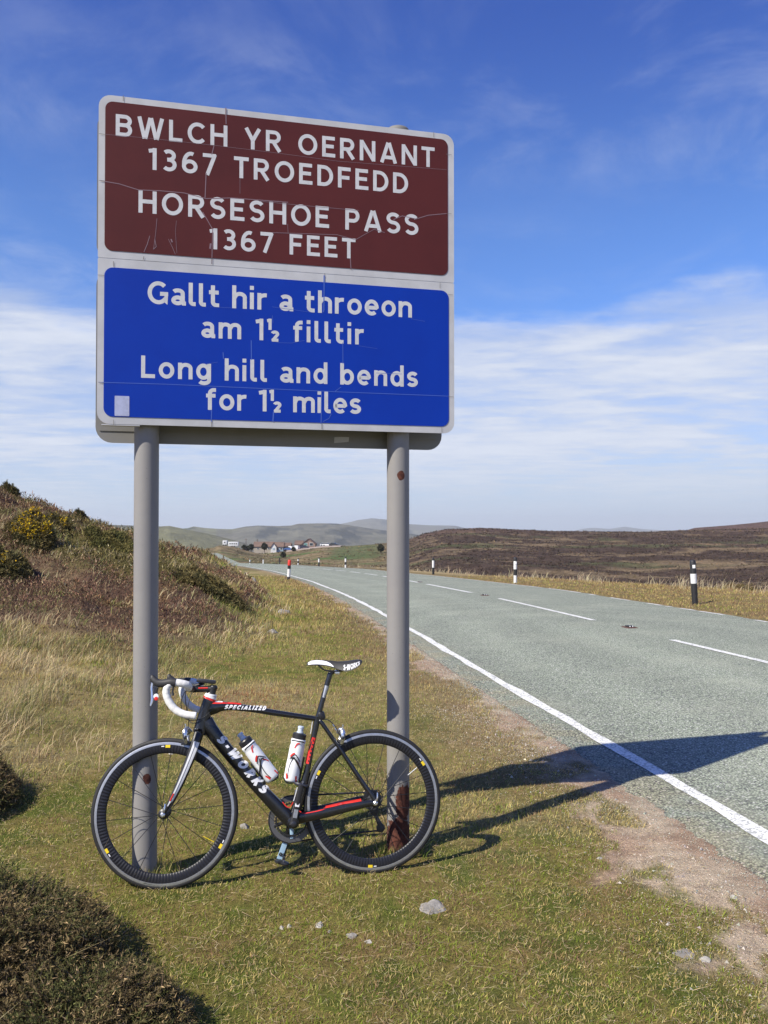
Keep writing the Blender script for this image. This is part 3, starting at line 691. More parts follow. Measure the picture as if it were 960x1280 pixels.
def put_text(txt, name, mt, parent, mapf, hgt, width=None, maxd=None, **kw):
    """mapf(u, v, k) -> 3-D point; u along the line, v up, k stroke layer index"""
    st, W = text_mesh(txt, **kw)
    if width is not None:
        tr = kw.get('track', .14); ng = len(txt.replace(' ', '').replace('½', 'x'))-1
        # change tracking (and space) so that the line has the measured width
        extra = (width/hgt-W); kw2 = dict(kw); nsp = txt.count(' ')
        kw2['track'] = tr+extra/(ng+nsp*1.5+.0001); kw2['space'] = kw.get('space', .42)+.5*extra/(ng+nsp*1.5+.0001)
        if nsp: kw2['space'] = kw.get('space', .42)+1.5*extra/(ng+nsp*1.5)
        if kw2['track'] < .04: kw2['track'] = .04
        st, W = text_mesh(txt, **kw2)
        sx = width/hgt/W
    else: sx = 1
    mb = MB()
    for k, (Lp, Rp) in enumerate(st):
        if maxd:
            L2, R2 = [Lp[0]], [Rp[0]]
            for a in range(1, len(Lp)):
                m = max(1, int(math.hypot(Lp[a][0]-Lp[a-1][0], Lp[a][1]-Lp[a-1][1])*hgt/maxd))
                for q in range(1, m+1):
                    t = q/m; L2.append((Lp[a-1][0]+(Lp[a][0]-Lp[a-1][0])*t, Lp[a-1][1]+(Lp[a][1]-Lp[a-1][1])*t)); R2.append((Rp[a-1][0]+(Rp[a][0]-Rp[a-1][0])*t, Rp[a-1][1]+(Rp[a][1]-Rp[a-1][1])*t))
            Lp, Rp = L2, R2
        n = len(Lp); vs = [mapf(p[0]*hgt*sx, p[1]*hgt, k) for p in Lp]+[mapf(p[0]*hgt*sx, p[1]*hgt, k) for p in Rp]
        mb.add(vs, [(i, n+i, n+i+1, i+1) for i in range(n-1)])
    return mb.build(name, mt, parent, smooth=False, flip_fix=False)
def ribbon3(mb, P, w, mapf, k=0):
    Lp, Rp = ribbon2(P, w); n = len(Lp); mb.add([mapf(p[0], p[1], k) for p in Lp]+[mapf(p[0], p[1], k) for p in Rp], [(i, n+i, n+i+1, i+1) for i in range(n-1)])
def rrect4(x0, y0, x1, y1, ra, rb, n=6):
    return arc(x1-ra, y1-ra, ra, ra, 0, 90, n)+arc(x0+ra, y1-ra, ra, ra, 90, 180, n)+arc(x0+rb, y0+rb, rb, rb, 180, 270, n)+arc(x1-rb, y0+rb, rb, rb, 270, 360, n)
def rrect(x0, y0, x1, y1, r, n=6):
    return arc(x1-r, y1-r, r, r, 0, 90, n)+arc(x0+r, y1-r, r, r, 90, 180, n)+arc(x0+r, y0+r, r, r, 180, 270, n)+arc(x1-r, y0+r, r, r, 270, 360, n)

# ------------------------------------------------------------------ the road sign
TH = .2434; SBL = Vector((-1.3187, 3.9291, 2.1194))
sign = empty('road_sign', (SBL.x+math.cos(TH)*.86-math.sin(TH)*-.0, SBL.y+math.sin(TH)*.86+.09, 0), (0, 0, TH))
tag(sign, 'tall two-post sign, brown board above blue board, bicycle leaning on its grey posts', 'road sign')
bpy.context.view_layer.update()
_inv = sign.matrix_world.inverted()
def SG(s, z, out=0.0):                                   # sign face coordinates -> sign local; out = towards the camera
    u = Vector((math.cos(TH), math.sin(TH), 0)); nrm = Vector((math.sin(TH), -math.cos(TH), 0))
    return tuple(_inv@(SBL+u*s+Vector((0, 0, z))+nrm*out))
M['alu'] = mat('dull_grey_white_sign_border', (.50, .50, .52), .5, 0, .16, 5, .05, 200)
def mat_sign(name, c, c2):
    m = mat(name, c, .5, 0, 0, 3, .04, 60, .22); nt = m.node_tree; b = nt.nodes['Principled BSDF']
    tc = N(nt, 'ShaderNodeTexCoord'); nz = N(nt, 'ShaderNodeTexNoise', i_Scale=2.2, i_Detail=9, i_Roughness=.7); nt.links.new(tc.outputs['Object'], nz.inputs[0])
    nt.links.new(MIX(nt, SSTEP(nt, nz.outputs[0], .3, .75), c, c2), b.inputs['Base Color']); return m
M['brown'] = mat_sign('brown_sign_film', (.088, .0175, .0165), (.070, .0145, .0145))
M['blue'] = mat_sign('blue_sign_film', (.001, .034, .35), (.001, .028, .31))
M['letter'] = mat('silvery_white_lettering', (.56, .56, .58), .45, 0, .12, 30)
M['scratch'] = mat('pale_scratch', (.20, .125, .15), .6); M['scratchb'] = mat('pale_blue_scratch', (.05, .11, .45), .6)
M['back'] = mat('grey_sign_back', (.21, .205, .20), .5, 0, .10, 3)
M['dark'] = mat('black_rubber', (.02, .02, .022), .6)
M['seam'] = mat('dark_seam', (.16, .15, .15), .7)
M['sticker'] = mat('faded_paper_sticker', (.40, .43, .62), .6, 0, .2, 40)
def pole_mat(name, spots):
    m = bpy.data.materials.new(name); m.use_nodes = True; nt = m.node_tree; b = nt.nodes['Principled BSDF']
    b.inputs['Roughness'].default_value = .55; b.inputs['Specular IOR Level'].default_value = .4
    tc = N(nt, 'ShaderNodeTexCoord'); co = tc.outputs['Object']
    nz = N(nt, 'ShaderNodeTexNoise', i_Scale=14, i_Detail=8, i_Roughness=.7); nt.links.new(co, nz.inputs[0])
    n0 = N(nt, 'ShaderNodeTexNoise', i_Scale=2.5, i_Detail=6, i_Roughness=.6); nt.links.new(co, n0.inputs[0])
    base_ = MIX(nt, SSTEP(nt, n0.outputs[0], .3, .7), (.255, .245, .235), (.225, .215, .215))
    sp = N(nt, 'ShaderNodeTexVoronoi', i_Scale=38); nt.links.new(co, sp.inputs[0])
    base_ = MIX(nt, MATH(nt, 'MULTIPLY', SSTEP(nt, sp.outputs['Distance'], .09, .04), .6), base_, (.10, .08, .07))
    rm = None
    for (x, y, z, rx, rz) in spots:
        v = N(nt, 'ShaderNodeVectorMath', operation='SUBTRACT'); nt.links.new(co, v.inputs[0]); v.inputs[1].default_value = (x, y, z)
        v2 = N(nt, 'ShaderNodeVectorMath', operation='DIVIDE'); nt.links.new(v.outputs[0], v2.inputs[0]); v2.inputs[1].default_value = (rx, rx, rz)
        l = N(nt, 'ShaderNodeVectorMath', operation='LENGTH'); nt.links.new(v2.outputs[0], l.inputs[0])
        f = SSTEP(nt, MATH(nt, 'ADD', l.outputs['Value'], MATH(nt, 'MULTIPLY', MATH(nt, 'SUBTRACT', nz.outputs[0], .5), 1.6)), 1.02, .94)
        rm = f if rm is None else MATH(nt, 'MAXIMUM', rm, f)
    if rm is not None:
        n2 = N(nt, 'ShaderNodeTexNoise', i_Scale=45, i_Detail=6, i_Roughness=.7); nt.links.new(co, n2.inputs[0])
        rust = MIX(nt, SSTEP(nt, n2.outputs[0], .35, .65), (.042, .013, .010), (.115, .038, .024))
        base_ = MIX(nt, rm, base_, rust); nt.links.new(MATH(nt, 'ADD', .5, MATH(nt, 'MULTIPLY', rm, .4)), b.inputs['Roughness'])
    nt.links.new(base_, b.inputs['Base Color'])
    bp = N(nt, 'ShaderNodeBump', i_Strength=.35, i_Distance=.002); nt.links.new(nz.outputs[0], bp.inputs['Height']); nt.links.new(bp.outputs[0], b.inputs['Normal'])
    return m
PR = .0572; M['walld0'] = mat('weathered_grey_cap', (.16, .155, .15), .7)
for s_, top, spots in ((.219, 1.47, [(.01, -.057, .47, .021, .026)]), (1.4548, 1.553, [(.02, -.055, .27, .05, .10), (-.01, -.05, .10, .085, .085), (.0, -.057, 1.905, .018, .022), (-.03, -.05, .02, .06, .06)])):
    loc = Vector(SG(s_, 0, -.09)); loc.z = 0
    mb = MB(); H_ = SBL.z+top
    mb.lathe([(PR, -.3), (PR, H_)], 40)
    p = mb.build('pole', pole_mat('grey_paint_pole', spots), sign); p.location = loc
    cp = MB(); cp.lathe([(PR+.004, -.03), (PR+.004, 0), (PR*.95, .012), (PR*.6, .022), (.001, .026)], 28); c = cp.build('pole_cap', M['walld0'], p); c.location = (0, 0, H_)
# front boards
def board(name, z0, z1, ra, rb):
    mb = MB(); mb.prism(rrect4(0, z0, 1.7265, z1, ra, rb), 0, -.006, lambda x, y, z: SG(x, y, z)); return mb.build(name, M['alu'], sign, smooth=False)
bb_ = board('brown_board', .7685, 1.5285, .055, .006); bl = board('blue_board', 0, .7665, .006, .055)
bb_['label'] = 'brown board with white lettering'; bl['label'] = 'blue board with white lettering'
def field(x0, z0, x1, z1, r, mt, par, nm):
    mb = MB(); mb.prism(rrect(x0, z0, x1, z1, r), .0002, .0020, lambda x, y, z: SG(x, y, z)); return mb.build(nm, mt, par, smooth=False)
field(.029, .803, 1.693, 1.499, .035, M['brown'], bb_, 'brown_field'); field(.029, .034, 1.697, .7255, .04, M['blue'], bl, 'blue_field')
def line(txt, s0, z0, s1, z1, cap, par, **kw):
    ang_ = math.atan2(z1-z0, s1-s0)
    put_text(txt, 'lettering', M['letter'], par, lambda u, v, k: SG(s0+u, z0+u*math.tan(ang_)+v, .0022+.00007*(k % 7)), cap, s1-s0, w=.175, **kw)
line('BWLCH YR OERNANT', .0755, 1.3404, 1.6229, 1.3493, .102, bb_)
line('1367 TROEDFEDD', .2218, 1.198, 1.4832, 1.2011, .103, bb_)
line('HORSESHOE PASS', .179, .9911, 1.5367, .9956, .105, bb_)
line('1367 FEET', .5036, .8459, 1.213, .8525, .100, bb_)
line('Gallt hir a throeon', .222, .5668, 1.5025, .5773, .108, bl)
line('am 1½ filltir', .468, .4211, 1.257, .4282, .104, bl)
line('Long hill and bends', .1947, .2193, 1.5328, .2284, .104, bl)
line('for 1½ miles', .4912, .0797, 1.2406, .0832, .104, bl)
# worn joints and scratches in the film
def px_s(x, y):                                          # photograph pixel on the sign face -> (s, z)
    a = (x-480)/FPX; b = -(y-640)/FPX; c, s = math.cos(PITCH), math.sin(PITCH); d = Vector((a, c-b*s, s+b*c))
    nrm = Vector((math.sin(TH), -math.cos(TH), 0)); O_ = Vector((0, 0, CAMH)); t = (SBL-O_).dot(nrm)/d.dot(nrm); P = O_+d*t-SBL
    return P.x*math.cos(TH)+P.y*math.sin(TH), P.z
K1 = lambda x, y: px_s(100+x/3.692, 100+y/3.692)
K2 = lambda x, y: px_s(340+x/3.692, 100+y/3.692)
K3 = lambda x, y: px_s(100+x/3.692, 320+y/3.692)
K4 = lambda x, y: px_s(340+x/3.692, 320+y/3.692)
def scratches(name, lst, mt, par):
    mb = MB()
    for k, (P, wd) in enumerate(lst): ribbon3(mb, P, wd, lambda u, v, kk: SG(u, v, .0027+.00006*(k % 5)))
    return mb.build(name, mt, par, smooth=False, flip_fix=False)
scratches('scratch', [([K1(95, 465), K1(180, 480), K1(270, 508), K1(370, 512), K1(480, 522), K1(580, 548), K1(700, 545), K1(960, 565)], .0035),
    ([K1(582, 430), K1(577, 545)], .004), ([K1(566, 610), K1(612, 690), K1(608, 850)], .0035), ([K1(673, 130), K1(674, 205)], .004), ([K1(618, 305), K1(608, 345)], .004),
    ([K1(95, 250), K1(300, 268), K1(600, 300), K2(0, 335), K2(300, 375), K2(805, 415)], .0014), ([K2(805, 617), K2(720, 625), K2(665, 642), K2(600, 628), K2(560, 645)], .0035),
    ([K2(-60, 560), K2(60, 572), K2(200, 585), K2(400, 603)], .002), ([K2(0, 705), K2(300, 715), K2(385, 738), K2(430, 712), K2(470, 690), K2(520, 705)], .0025), ([K2(361, 825), K2(364, 876)], .004),
    ([K1(738, 455), K1(738, 525)], .0016), ([K2(72, 665), K2(74, 710)], .002), ([K1(355, 640), K1(350, 700), K1(340, 780)], .002), ([K1(322, 720), K1(310, 760), K1(295, 795)], .003), ([K1(345, 735), K1(352, 770), K1(338, 782)], .003),
    ([K1(445, 650), K1(440, 700), K1(447, 800)], .0015), ([K1(408, 735), K1(425, 770), K1(440, 805)], .002), ([K1(420, 735), K1(426, 750)], .006), ([K1(603, 755), K1(600, 780)], .008)], M['scratch'], bb_)
scratches('scratch', [([K3(85, 583), K3(400, 592), K3(960, 617), K4(300, 627), K4(815, 647)], .003), ([K3(790, 390), K3(791, 480)], .004), ([K3(660, 445), K3(662, 475)], .004), ([K3(887, 275), K3(890, 310)], .002),
    ([K4(240, 90), K4(239, 250), K4(236, 260)], .005), ([K4(326, 400), K4(327, 500)], .003), ([K3(607, 710), K3(606, 765)], .004), ([K4(228, 640), K4(226, 775)], .004), ([K4(235, 765), K4(262, 750), K4(274, 728)], .003), ([K4(290, 625), K4(318, 605)], .003),
    ([K4(640, 290), K4(705, 302)], .0016), ([K4(0, 235), K4(180, 260)], .0014), ([K4(20, 400), K4(90, 402), K4(150, 390)], .0016), ([K4(400, 415), K4(485, 428)], .0014), ([K3(580, 500), K3(635, 490)], .0014),
    ([K3(893, 720), K3(890, 765)], .006), ([K4(480, 540), K4(600, 545)], .0016), ([K3(600, 235), K3(700, 240)], .0014)], M['scratchb'], bl)
scratches('border_seam', [([K1(200, 72), K1(200, 98)], .003), ([K1(672, 128), K1(672, 158)], .003), ([K1(88, 248), K1(115, 252)], .002), ([K1(88, 464), K1(112, 467)], .002), ([K2(745, 240), K2(745, 266)], .002), ([K2(803, 343), K2(828, 346)], .002), ([K2(808, 617), K2(828, 618)], .002), ([K1(608, 822), K1(608, 850)], .002), ([K1(295, 815), K1(292, 830)], .003)], M['seam'], bb_)
scratches('border_seam', [([K3(155, 25), K3(155, 50)], .003), ([K3(82, 88), K3(112, 90)], .002), ([K3(155, 755), K3(155, 780)], .002), ([K3(85, 583), K3(112, 586)], .002), ([K3(607, 765), K3(607, 792)], .003), ([K4(230, 775), K4(230, 800)], .003), ([K4(775, 122), K4(775, 150)], .002), ([K4(812, 178), K4(834, 180)], .002), ([K4(812, 648), K4(838, 651)], .002), ([K4(783, 790), K4(783, 815)], .002), ([K4(243, 80), K4(243, 98)], .002)], M['seam'], bl)
mb = MB(); mb.prism(rrect(.078, .038, .143, .131, .003), .0028, .0033, lambda x, y, z: SG(x, y, z)); mb.build('sticker', M['sticker'], bl, smooth=False)
# ribs of the front boards and the older board on the back of the posts
for z in (.10, .42, .66, .86, 1.13, 1.42):
    mb = MB()
    mb.add([SG(x, zz, o) for x in (.012, 1.715) for zz in (z-.02, z+.02) for o in (-.007, -.03)], [(0, 1, 3, 2), (4, 6, 7, 5), (0, 4, 5, 1), (2, 3, 7, 6), (0, 2, 6, 4), (1, 5, 7, 3)])
    mb.build('rail', M['back'], sign, smooth=False)
    for s_ in (.219, 1.4548):
        c = MB(); pr = [(s_-.085, -.034), (s_-.064, -.034)]+[(s_+(PR+.004)*math.cos(a), -.09+(PR+.004)*math.sin(a)) for a in np.linspace(PI, 2*PI, 10)]+[(s_+.064, -.034), (s_+.085, -.034)]
        P = [SG(q[0], z, q[1]) for q in pr]; c.sweep(P, .0025, .014, ref=(0, 0, 1), n=4, sub=1, cap=True); c.build('clamp', M['back'], sign, smooth=False)
rz0 = -.072; mb = MB(); mb.prism(rrect(-.018, rz0, 1.708, .756, .075), -.152, -.158, lambda x, y, z: SG(x, y, z)); rb = mb.build('rear_board', M['back'], sign, smooth=False)
mb = MB(); mb.prism(rrect(-.018, .82, 1.69, 1.50, .05), -.152, -.158, lambda x, y, z: SG(x, y, z)); mb.build('rear_board', M['back'], sign, smooth=False)
for z in (.0, .64, .9, 1.36):
    mb = MB(); mb.add([SG(x, zz, o) for x in (.0, 1.68) for zz in (z-.016, z+.016) for o in (-.151, -.148)], [(0, 1, 3, 2), (4, 6, 7, 5), (0, 4, 5, 1), (2, 3, 7, 6), (0, 2, 6, 4), (1, 5, 7, 3)]); mb.build('rail', M['back'], sign, smooth=False)
mb = MB(); mb.prism([(1.135, -.048), (1.21, -.040), (1.213, -.012), (1.137, -.018)], -.1518, -.1505, lambda x, y, z: SG(x, y, z)); mb.build('sticker', M['alu'], rb, smooth=False)
mb = MB(); mb.add([SG(x, z, o) for x in (.02, .19) for z in (-.006, -.001) for o in (-.001, -.04)], [(0, 1, 3, 2), (4, 6, 7, 5), (0, 4, 5, 1), (2, 3, 7, 6), (0, 2, 6, 4), (1, 5, 7, 3)]); mb.build('edge_strip', M['alu'], sign, smooth=False)

# ------------------------------------------------------------------ racing bicycle
THB = .1895; LEAN = .126
ub = Vector((math.cos(THB), math.sin(THB), 0)); nb = Vector((math.sin(THB), -math.cos(THB), 0))
upv = Vector((0, 0, 1))*math.cos(LEAN)-nb*math.sin(LEAN); nn = ub.cross(upv)
RC = Vector((-.0457, 4.1035, 0))
bike = empty('bicycle'); Mx = Matrix((ub, -nn, upv)).transposed().to_4x4(); Mx.translation = RC; bike.matrix_world = Mx
tag(bike, 'black and red racing bicycle with white bar tape leaning against the sign posts', 'bicycle')
WR = 334.0
def B(a, b, c=0): return Vector((a/1000, -c/1000, (b+WR)/1000))
RH = RC+upv*(WR/1000)
def PB(x, y, c=0.):                                      # photograph pixel -> (a, b) in mm on the plane c of the bicycle
    a = (x-480)/FPX; b = -(y-640)/FPX; cc, s = math.cos(PITCH), math.sin(PITCH); d = Vector((a, cc-b*s, s+b*cc)); O_ = Vector((0, 0, CAMH))
    P0 = RH+nn*(c/1000); t = (P0-O_).dot(nn)/d.dot(nn); P = O_+d*t-RH; return P.dot(ub)*1000, P.dot(upv)*1000
q1 = lambda x, y, c=0.: PB(170+x/6, 830+y/6, c)
q2 = lambda x, y, c=0.: PB(240+x/6, 860+y/6, c)
q3 = lambda x, y, c=0.: PB(340+x/6.857, 810+y/6.857, c)
q4 = lambda x, y, c=0.: PB(310+x/8, 940+y/8, c)
q5 = lambda x, y, c=0.: PB(370+x/5.0526, 900+y/5.0526, c)
AX = Vector((43, 142, 0)).normalized(); APT = Vector((-790, 430, 0)); RS = Matrix.Rotation(math.radians(-7.4), 3, AX)
def steer(p): return APT+RS@(Vector(p)-APT)
def BS(a, b, c=0): q = steer((a, b, c)); return B(*q)
M['carbon'] = mat('black_carbon_paint', (.012, .012, .014), .28, 0, .3, 30, 0, 60, .5, .5)
M['carbonm'] = mat('satin_carbon', (.022, .021, .023), .42, 0, .3, 60)
M['tyre'] = mat('tyre_rubber', (.015, .0145, .016), .65, 0, .3, 40, .1, 200)
M['track'] = mat('machined_alloy', (.46, .47, .50), .38, .7, .2, 60)
M['silver'] = mat('polished_alloy', (.72, .74, .78), .25, .9)
M['steel'] = mat('dark_steel', (.06, .06, .068), .4, .7)
M['spoke'] = mat('black_spoke', (.022, .022, .025), .38, .3)
M['whitep'] = mat('white_gloss_paint', (.78, .78, .80), .3, 0, .05, 20, 0, 60, .5, .3)
M['red'] = mat('red_gloss_paint', (.62, .030, .022), .35)
M['tape'] = mat('white_bar_tape', (.74, .73, .71), .7, 0, .14, 25, .3, 120)
M['yellow'] = mat('yellow_decal', (.80, .58, .02), .5)
M['rubber'] = mat('black_hood_rubber', (.028, .027, .028), .55, 0, .2, 30)
M['plastic'] = mat('black_plastic', (.018, .018, .02), .4)
M['bluep'] = mat('pale_blue_print', (.30, .44, .56), .4)
def rimshade():
    m = mat('ribbed_carbon_rim', (.012, .012, .016), .42, 0, 0, 8, 0, 60, .4, .0); return m
M['rim'] = rimshade()
def wheel(center, T_, n_spokes, yellow, hub_rear=False, tyre_marks=()):
    """center (a,b); T_ maps (a,b,c) to bicycle local"""
    ca, cb = center; D = lambda r, an, c: T_(ca+r*math.cos(an), cb+r*math.sin(an), c)
    def ring(prof, n, mod=None):
        mb = MB(); m = len(prof); vs = []
        for k in range(n):
            an = 2*PI*k/n
            for i, (r, c) in enumerate(prof):
                if mod: r, c = mod(i, k, r, c)
                vs.append(D(r, an, c))
        fs = [(k*m+i, k*m+(i+1) % m, ((k+1) % n)*m+(i+1) % m, ((k+1) % n)*m+i) for k in range(n) for i in range(m)]
        return mb.add(vs, fs)
    side = [(309, 9.6), (306, 10.2), (299, 11.0), (292, 11.0), (284, 10.4), (276, 9.2), (269, 7.2), (265.5, 3.5)]
    prof = side+[(265, 0)]+[(r, -c) for r, c in reversed(side)]+[(305, 0)]
    def mod(i, k, r, c):
        j = i if i < 8 else (16-i)
        if 2 <= j <= 6 and i != 8 and i < 17: c = c-math.copysign(1.5 if k % 4 in (0, 1) else 0, c)
        return r, c
    wl = ring(prof, 4*128, mod).build('wheel', M['rim'], bike, sharp=25)
    tp = [(311+13*math.cos(t)*(1 if math.cos(t) < 0 else 1)+10.5, 11.2*math.sin(t)) for t in np.linspace(0, 2*PI, 18, endpoint=False)]
    tp = [(min(r, 334.2), c) for r, c in tp]; ring(tp, 144).build('tyre', M['tyre'], wl, sharp=70)
    for sg_ in (1, -1):
        rp = [(316.5, sg_*10.4), (312, sg_*11.6), (305.0, sg_*11.9), (304.5, sg_*10.0), (316, sg_*9.0)]; ring(rp, 144).build('brake_track', M['track'], wl, sharp=50)
    for yi, an in enumerate(yellow):
        for (d0, d1, mt, r0, r1) in ((-.036, .036, 'yellow', 291.5, 304.0), (.055, .10, 'whitep', 296, 300.5)):
            mb = MB(); a_ = np.linspace(math.radians(an)+d0, math.radians(an)+d1, 6)
            for t in range(5): mb.add([D(r0, a_[t], 11.9), D(r1, a_[t], 11.9), D(r1, a_[t+1], 11.9), D(r0, a_[t+1], 11.9)], [(0, 1, 2, 3)])
            mb.build('decal', M[mt], wl, smooth=False)
    for (a0, a1, mt) in tyre_marks:
        a_ = math.radians(a0); k = 0
        while a_ < math.radians(a1):
            l = RNG.uniform(.006, .02); mb = MB(); rr = 325; th_ = RNG.uniform(1.2, 3.4)
            mb.add([D(rr-th_, a_, 9.8), D(rr+th_, a_, 9.2), D(rr+th_, a_+l, 9.2), D(rr-th_, a_+l, 9.8)], [(0, 1, 2, 3)]); a_ += l+RNG.uniform(.004, .012)
            mb.build('tyre_mark', M[mt], wl, smooth=False)
    # hub
    R0 = Matrix(((1, 0, 0), (0, 0, 1), (0, 1, 0)))
    o0 = T_(ca, cb, 0); ax = (T_(ca, cb, 1000)-o0).normalized(); q = ax.to_track_quat('Z', 'Y').to_matrix()
    hb = MB(); prof = [(7, -50), (9, -46), (13, -40), (24, -35), (24, -31), (13, -26), (12, 0), (13, 26), (24, 31), (24, 35), (13, 40), (9, 46), (7, 50)]
    if hub_rear: prof = [(7, -64), (9, -60), (20, -54), (24, -22), (26, -19), (26, -15), (15, -10), (14, 15), (17, 22), (24, 34), (24, 38), (12, 44), (9, 60), (7, 64)]
    hb.lathe([(r/1000, h/1000) for r, h in prof], 24, o0, R=q); hb.build('hub', M['plastic'], wl)
    fr_, fl_ = (-17, 36) if hub_rear else (-33, 33)
    for k in range(n_spokes):
        an = 2*PI*k/n_spokes+.09; c0 = fl_ if k % 2 == 0 else fr_
        if hub_rear: da = (1.25 if (k//2) % 2 == 0 else -1.25)
        else: da = (.55 if (k//2) % 2 == 0 else -.55)
        p0 = D(22, an+da, c0); p1 = D(267, an, 3 if k % 2 == 0 else -3)
        mb = MB(); mb.sweep([p0, p1], .0015, .0009, ref=ax, n=6, sub=1)
        mb.build('spoke', M['spoke'], wl)
        if False: pass
    return wl, q, o0
fw, fq, fo = wheel((-970, 0), BS, 18, (88, 211, -31), False, ((84, 108, 'whitep'), (238, 262, 'whitep')))
rw_, rq, ro = wheel((0, 0), B, 20, (151, 33, 266), True, ((98, 128, 'whitep'), (80, 92, 'yellow'), (262, 282, 'whitep')))
for (wl, T_, cx, an, n_) in ((fw, BS, -970, -31, 1), (rw_, B, 0, 33, 1)):   # the one yellow spoke of each wheel
    a_ = math.radians(an); mb = MB()
    mb.sweep([T_(cx+205*math.cos(a_), 205*math.sin(a_), 16), T_(cx+262*math.cos(a_), 262*math.sin(a_), 6)], .0018, .0012, n=6, sub=1); mb.build('spoke', M['yellow'] if cx else M['whitep'], wl)
# quick releases
for (P, T_, wl) in (((-970, 0), BS, fw), ((0, 0), B, rw_)):
    c_ = 54 if wl is fw else 70
    mb = MB(); mb.sweep([T_(P[0], P[1], c_), T_(P[0]+8, P[1]+22, c_+6), T_(P[0]+10, P[1]+48, c_+3)], [.005, .004, .003], [.004, .003, .002], n=8); mb.lathe([(.011, 0), (.011, .008), (.006, .012)], 16, T_(P[0], P[1], c_-4), R=fq if wl is fw else rq); mb.build('quick_release', M['silver'], wl)
# frame tubes
fr = MB()
fr.sweep([B(-760, 531), B(-772, 505), B(-793, 437), B(-812, 368), B(-818, 350)], [.022, .028, .030, .032, .030], [.020, .021, .022, .025, .026], n=20, e=2.3)
frame = fr.build('frame', M['carbon'], bike, sharp=60)
def part(nm, P, rh, rw, e=2.2, mt='carbon', T_=B, par=None, n=16, sub=5, name=None):
    mb = MB(); mb.sweep([T_(*p) for p in P], [r/1000 for r in rh] if not isinstance(rh, (int, float)) else rh/1000, [r/1000 for r in rw] if not isinstance(rw, (int, float)) else rw/1000, n=n, e=e, sub=sub)
    return mb.build(nm, M[mt], par or frame, sharp=60)
TTP = [(-775, 462, 0), (-745, 466, 0), (-715, 470, 0), (-667, 467, 0), (-573, 452, 0), (-479, 433, 0), (-360, 411, 0), (-288, 398, 0), (-255, 392, 0)]
TTH = [34, 30, 23, 17.5, 15, 14.5, 13, 12, 12]; TTW = [20, 21, 21, 20, 18, 17, 15, 13, 12]
part('top_tube', TTP, TTH, TTW, 2.4)
DTP = [(-790, 405, 0), (-766, 368, 0), (-727, 315, 0), (-676, 250, 0), (-581, 136, 0), (-507, 52, 0), (-440, -20, 0), (-395, -66, 0)]
DTH = [38, 34, 32, 31, 31, 31, 34, 34]; DTW = [22, 25, 27, 28, 29, 30, 32, 34]
dt = part('down_tube', DTP, DTH, DTW, 2.7, n=24)
stube = part('seat_tube', [(-262, 404, 0), (-268, 370, 0), (-290, 270, 0), (-310, 175, 0), (-333, 90, 0), (-358, 10, 0), (-386, -71, 0)], [16, 15, 13, 14, 19, 24, 28], [15, 14, 13, 15, 18, 24, 32], 2.3)
mb = MB(); mb.lathe([(.020, -.047), (.026, -.044), (.029, -.034), (.029, .034), (.026, .044), (.020, .047)], 28, B(-386, -71), R=rq); mb.build('bottom_bracket', M['carbon'], frame)
for s in (1, -1):
    part('seat_stay', [(-252, 388, s*8), (-236, 366, s*16), (-138, 222, s*28), (-60, 103, s*48), (-20, 44, s*60), (0, 6, s*64)], [9, 9.5, 9, 9, 10, 12], [7, 7, 6.5, 6, 5, 4], 2.2)
    part('chain_stay', [(-392, -66, s*22), (-345, -52, s*34), (-290, -43, s*38), (-225, -34, s*44), (-140, -18, s*52), (-58, -4, s*62), (-5, 2, s*65)], [24, 25, 24, 22, 19, 17, 11], [12, 12, 10, 9, 9, 7, 4], 2.5)
mb = MB(); mb.sweep([B(-182, 292, -22), B(-186, 297, 0), B(-182, 292, 22)], .010, .007, ref=(1, 0, 0), n=10); mb.build('seat_stay_bridge', M['carbon'], frame)
# fork
for s in (1, -1):
    part('fork_blade', [(-819, 352, s*22), (-829, 318, s*36), (-855, 245, s*43), (-893, 152, s*48), (-930, 72, s*52), (-957, 22, s*53), (-968, 0, s*52)], [20, 18, 16, 14, 11, 9, 8], [11, 11, 10, 9, 8, 7, 5], 2.2, 'carbonm', BS, bike)
part('fork_crown', [(-819, 356, -24), (-817, 362, 0), (-819, 356, 24)], 20, 17, 2.4, 'carbon', BS, bike)
# white flash down the near fork blade
mb = MB(); FP = [(-829, 318), (-855, 245), (-893, 152), (-930, 72), (-948, 38)]; FC = [47.5, 53.5, 57.5, 60.5, 60.8]; FHW = [17, 14.5, 12, 8.5, 4]
def catm(P, sub=6):
    P = [Vector(p) for p in P]; Q = []
    for i in range(len(P)-1):
        p0 = P[max(i-1, 0)]; p1 = P[i]; p2 = P[i+1]; p3 = P[min(i+2, len(P)-1)]
        for j in range(sub):
            t = j/sub; Q.append(.5*((2*p1)+(p2-p0)*t+(2*p0-5*p1+4*p2-p3)*t*t+(3*p1-p0-3*p2+p3)*t**3))
    Q.append(P[-1]); return Q
cl_ = catm([(a, b, c) for (a, b), c in zip(FP, FC)]); hwl = np.interp(np.linspace(0, 4, len(cl_)), range(5), FHW)
def flash(o0, o1, mt, nm, lift, par):
    vs = []
    for i, p in enumerate(cl_):
        t = (cl_[min(i+1, len(cl_)-1)]-cl_[max(i-1, 0)]); t.z = 0; t.normalize(); nr_ = Vector((-t.y, t.x, 0))
        for o in (o0, (o0+o1)/2, o1):
            q = p+nr_*o*hwl[i]; drop = 3.5*(abs(o)**2.2); vs.append(BS(q.x, q.y, q.z-drop+lift))
    m = MB(); m.add(vs, [(i*3+j, i*3+j+1, i*3+j+4, i*3+j+3) for i in range(len(cl_)-1) for j in (0, 1)]); return m.build(nm, M[mt], par)
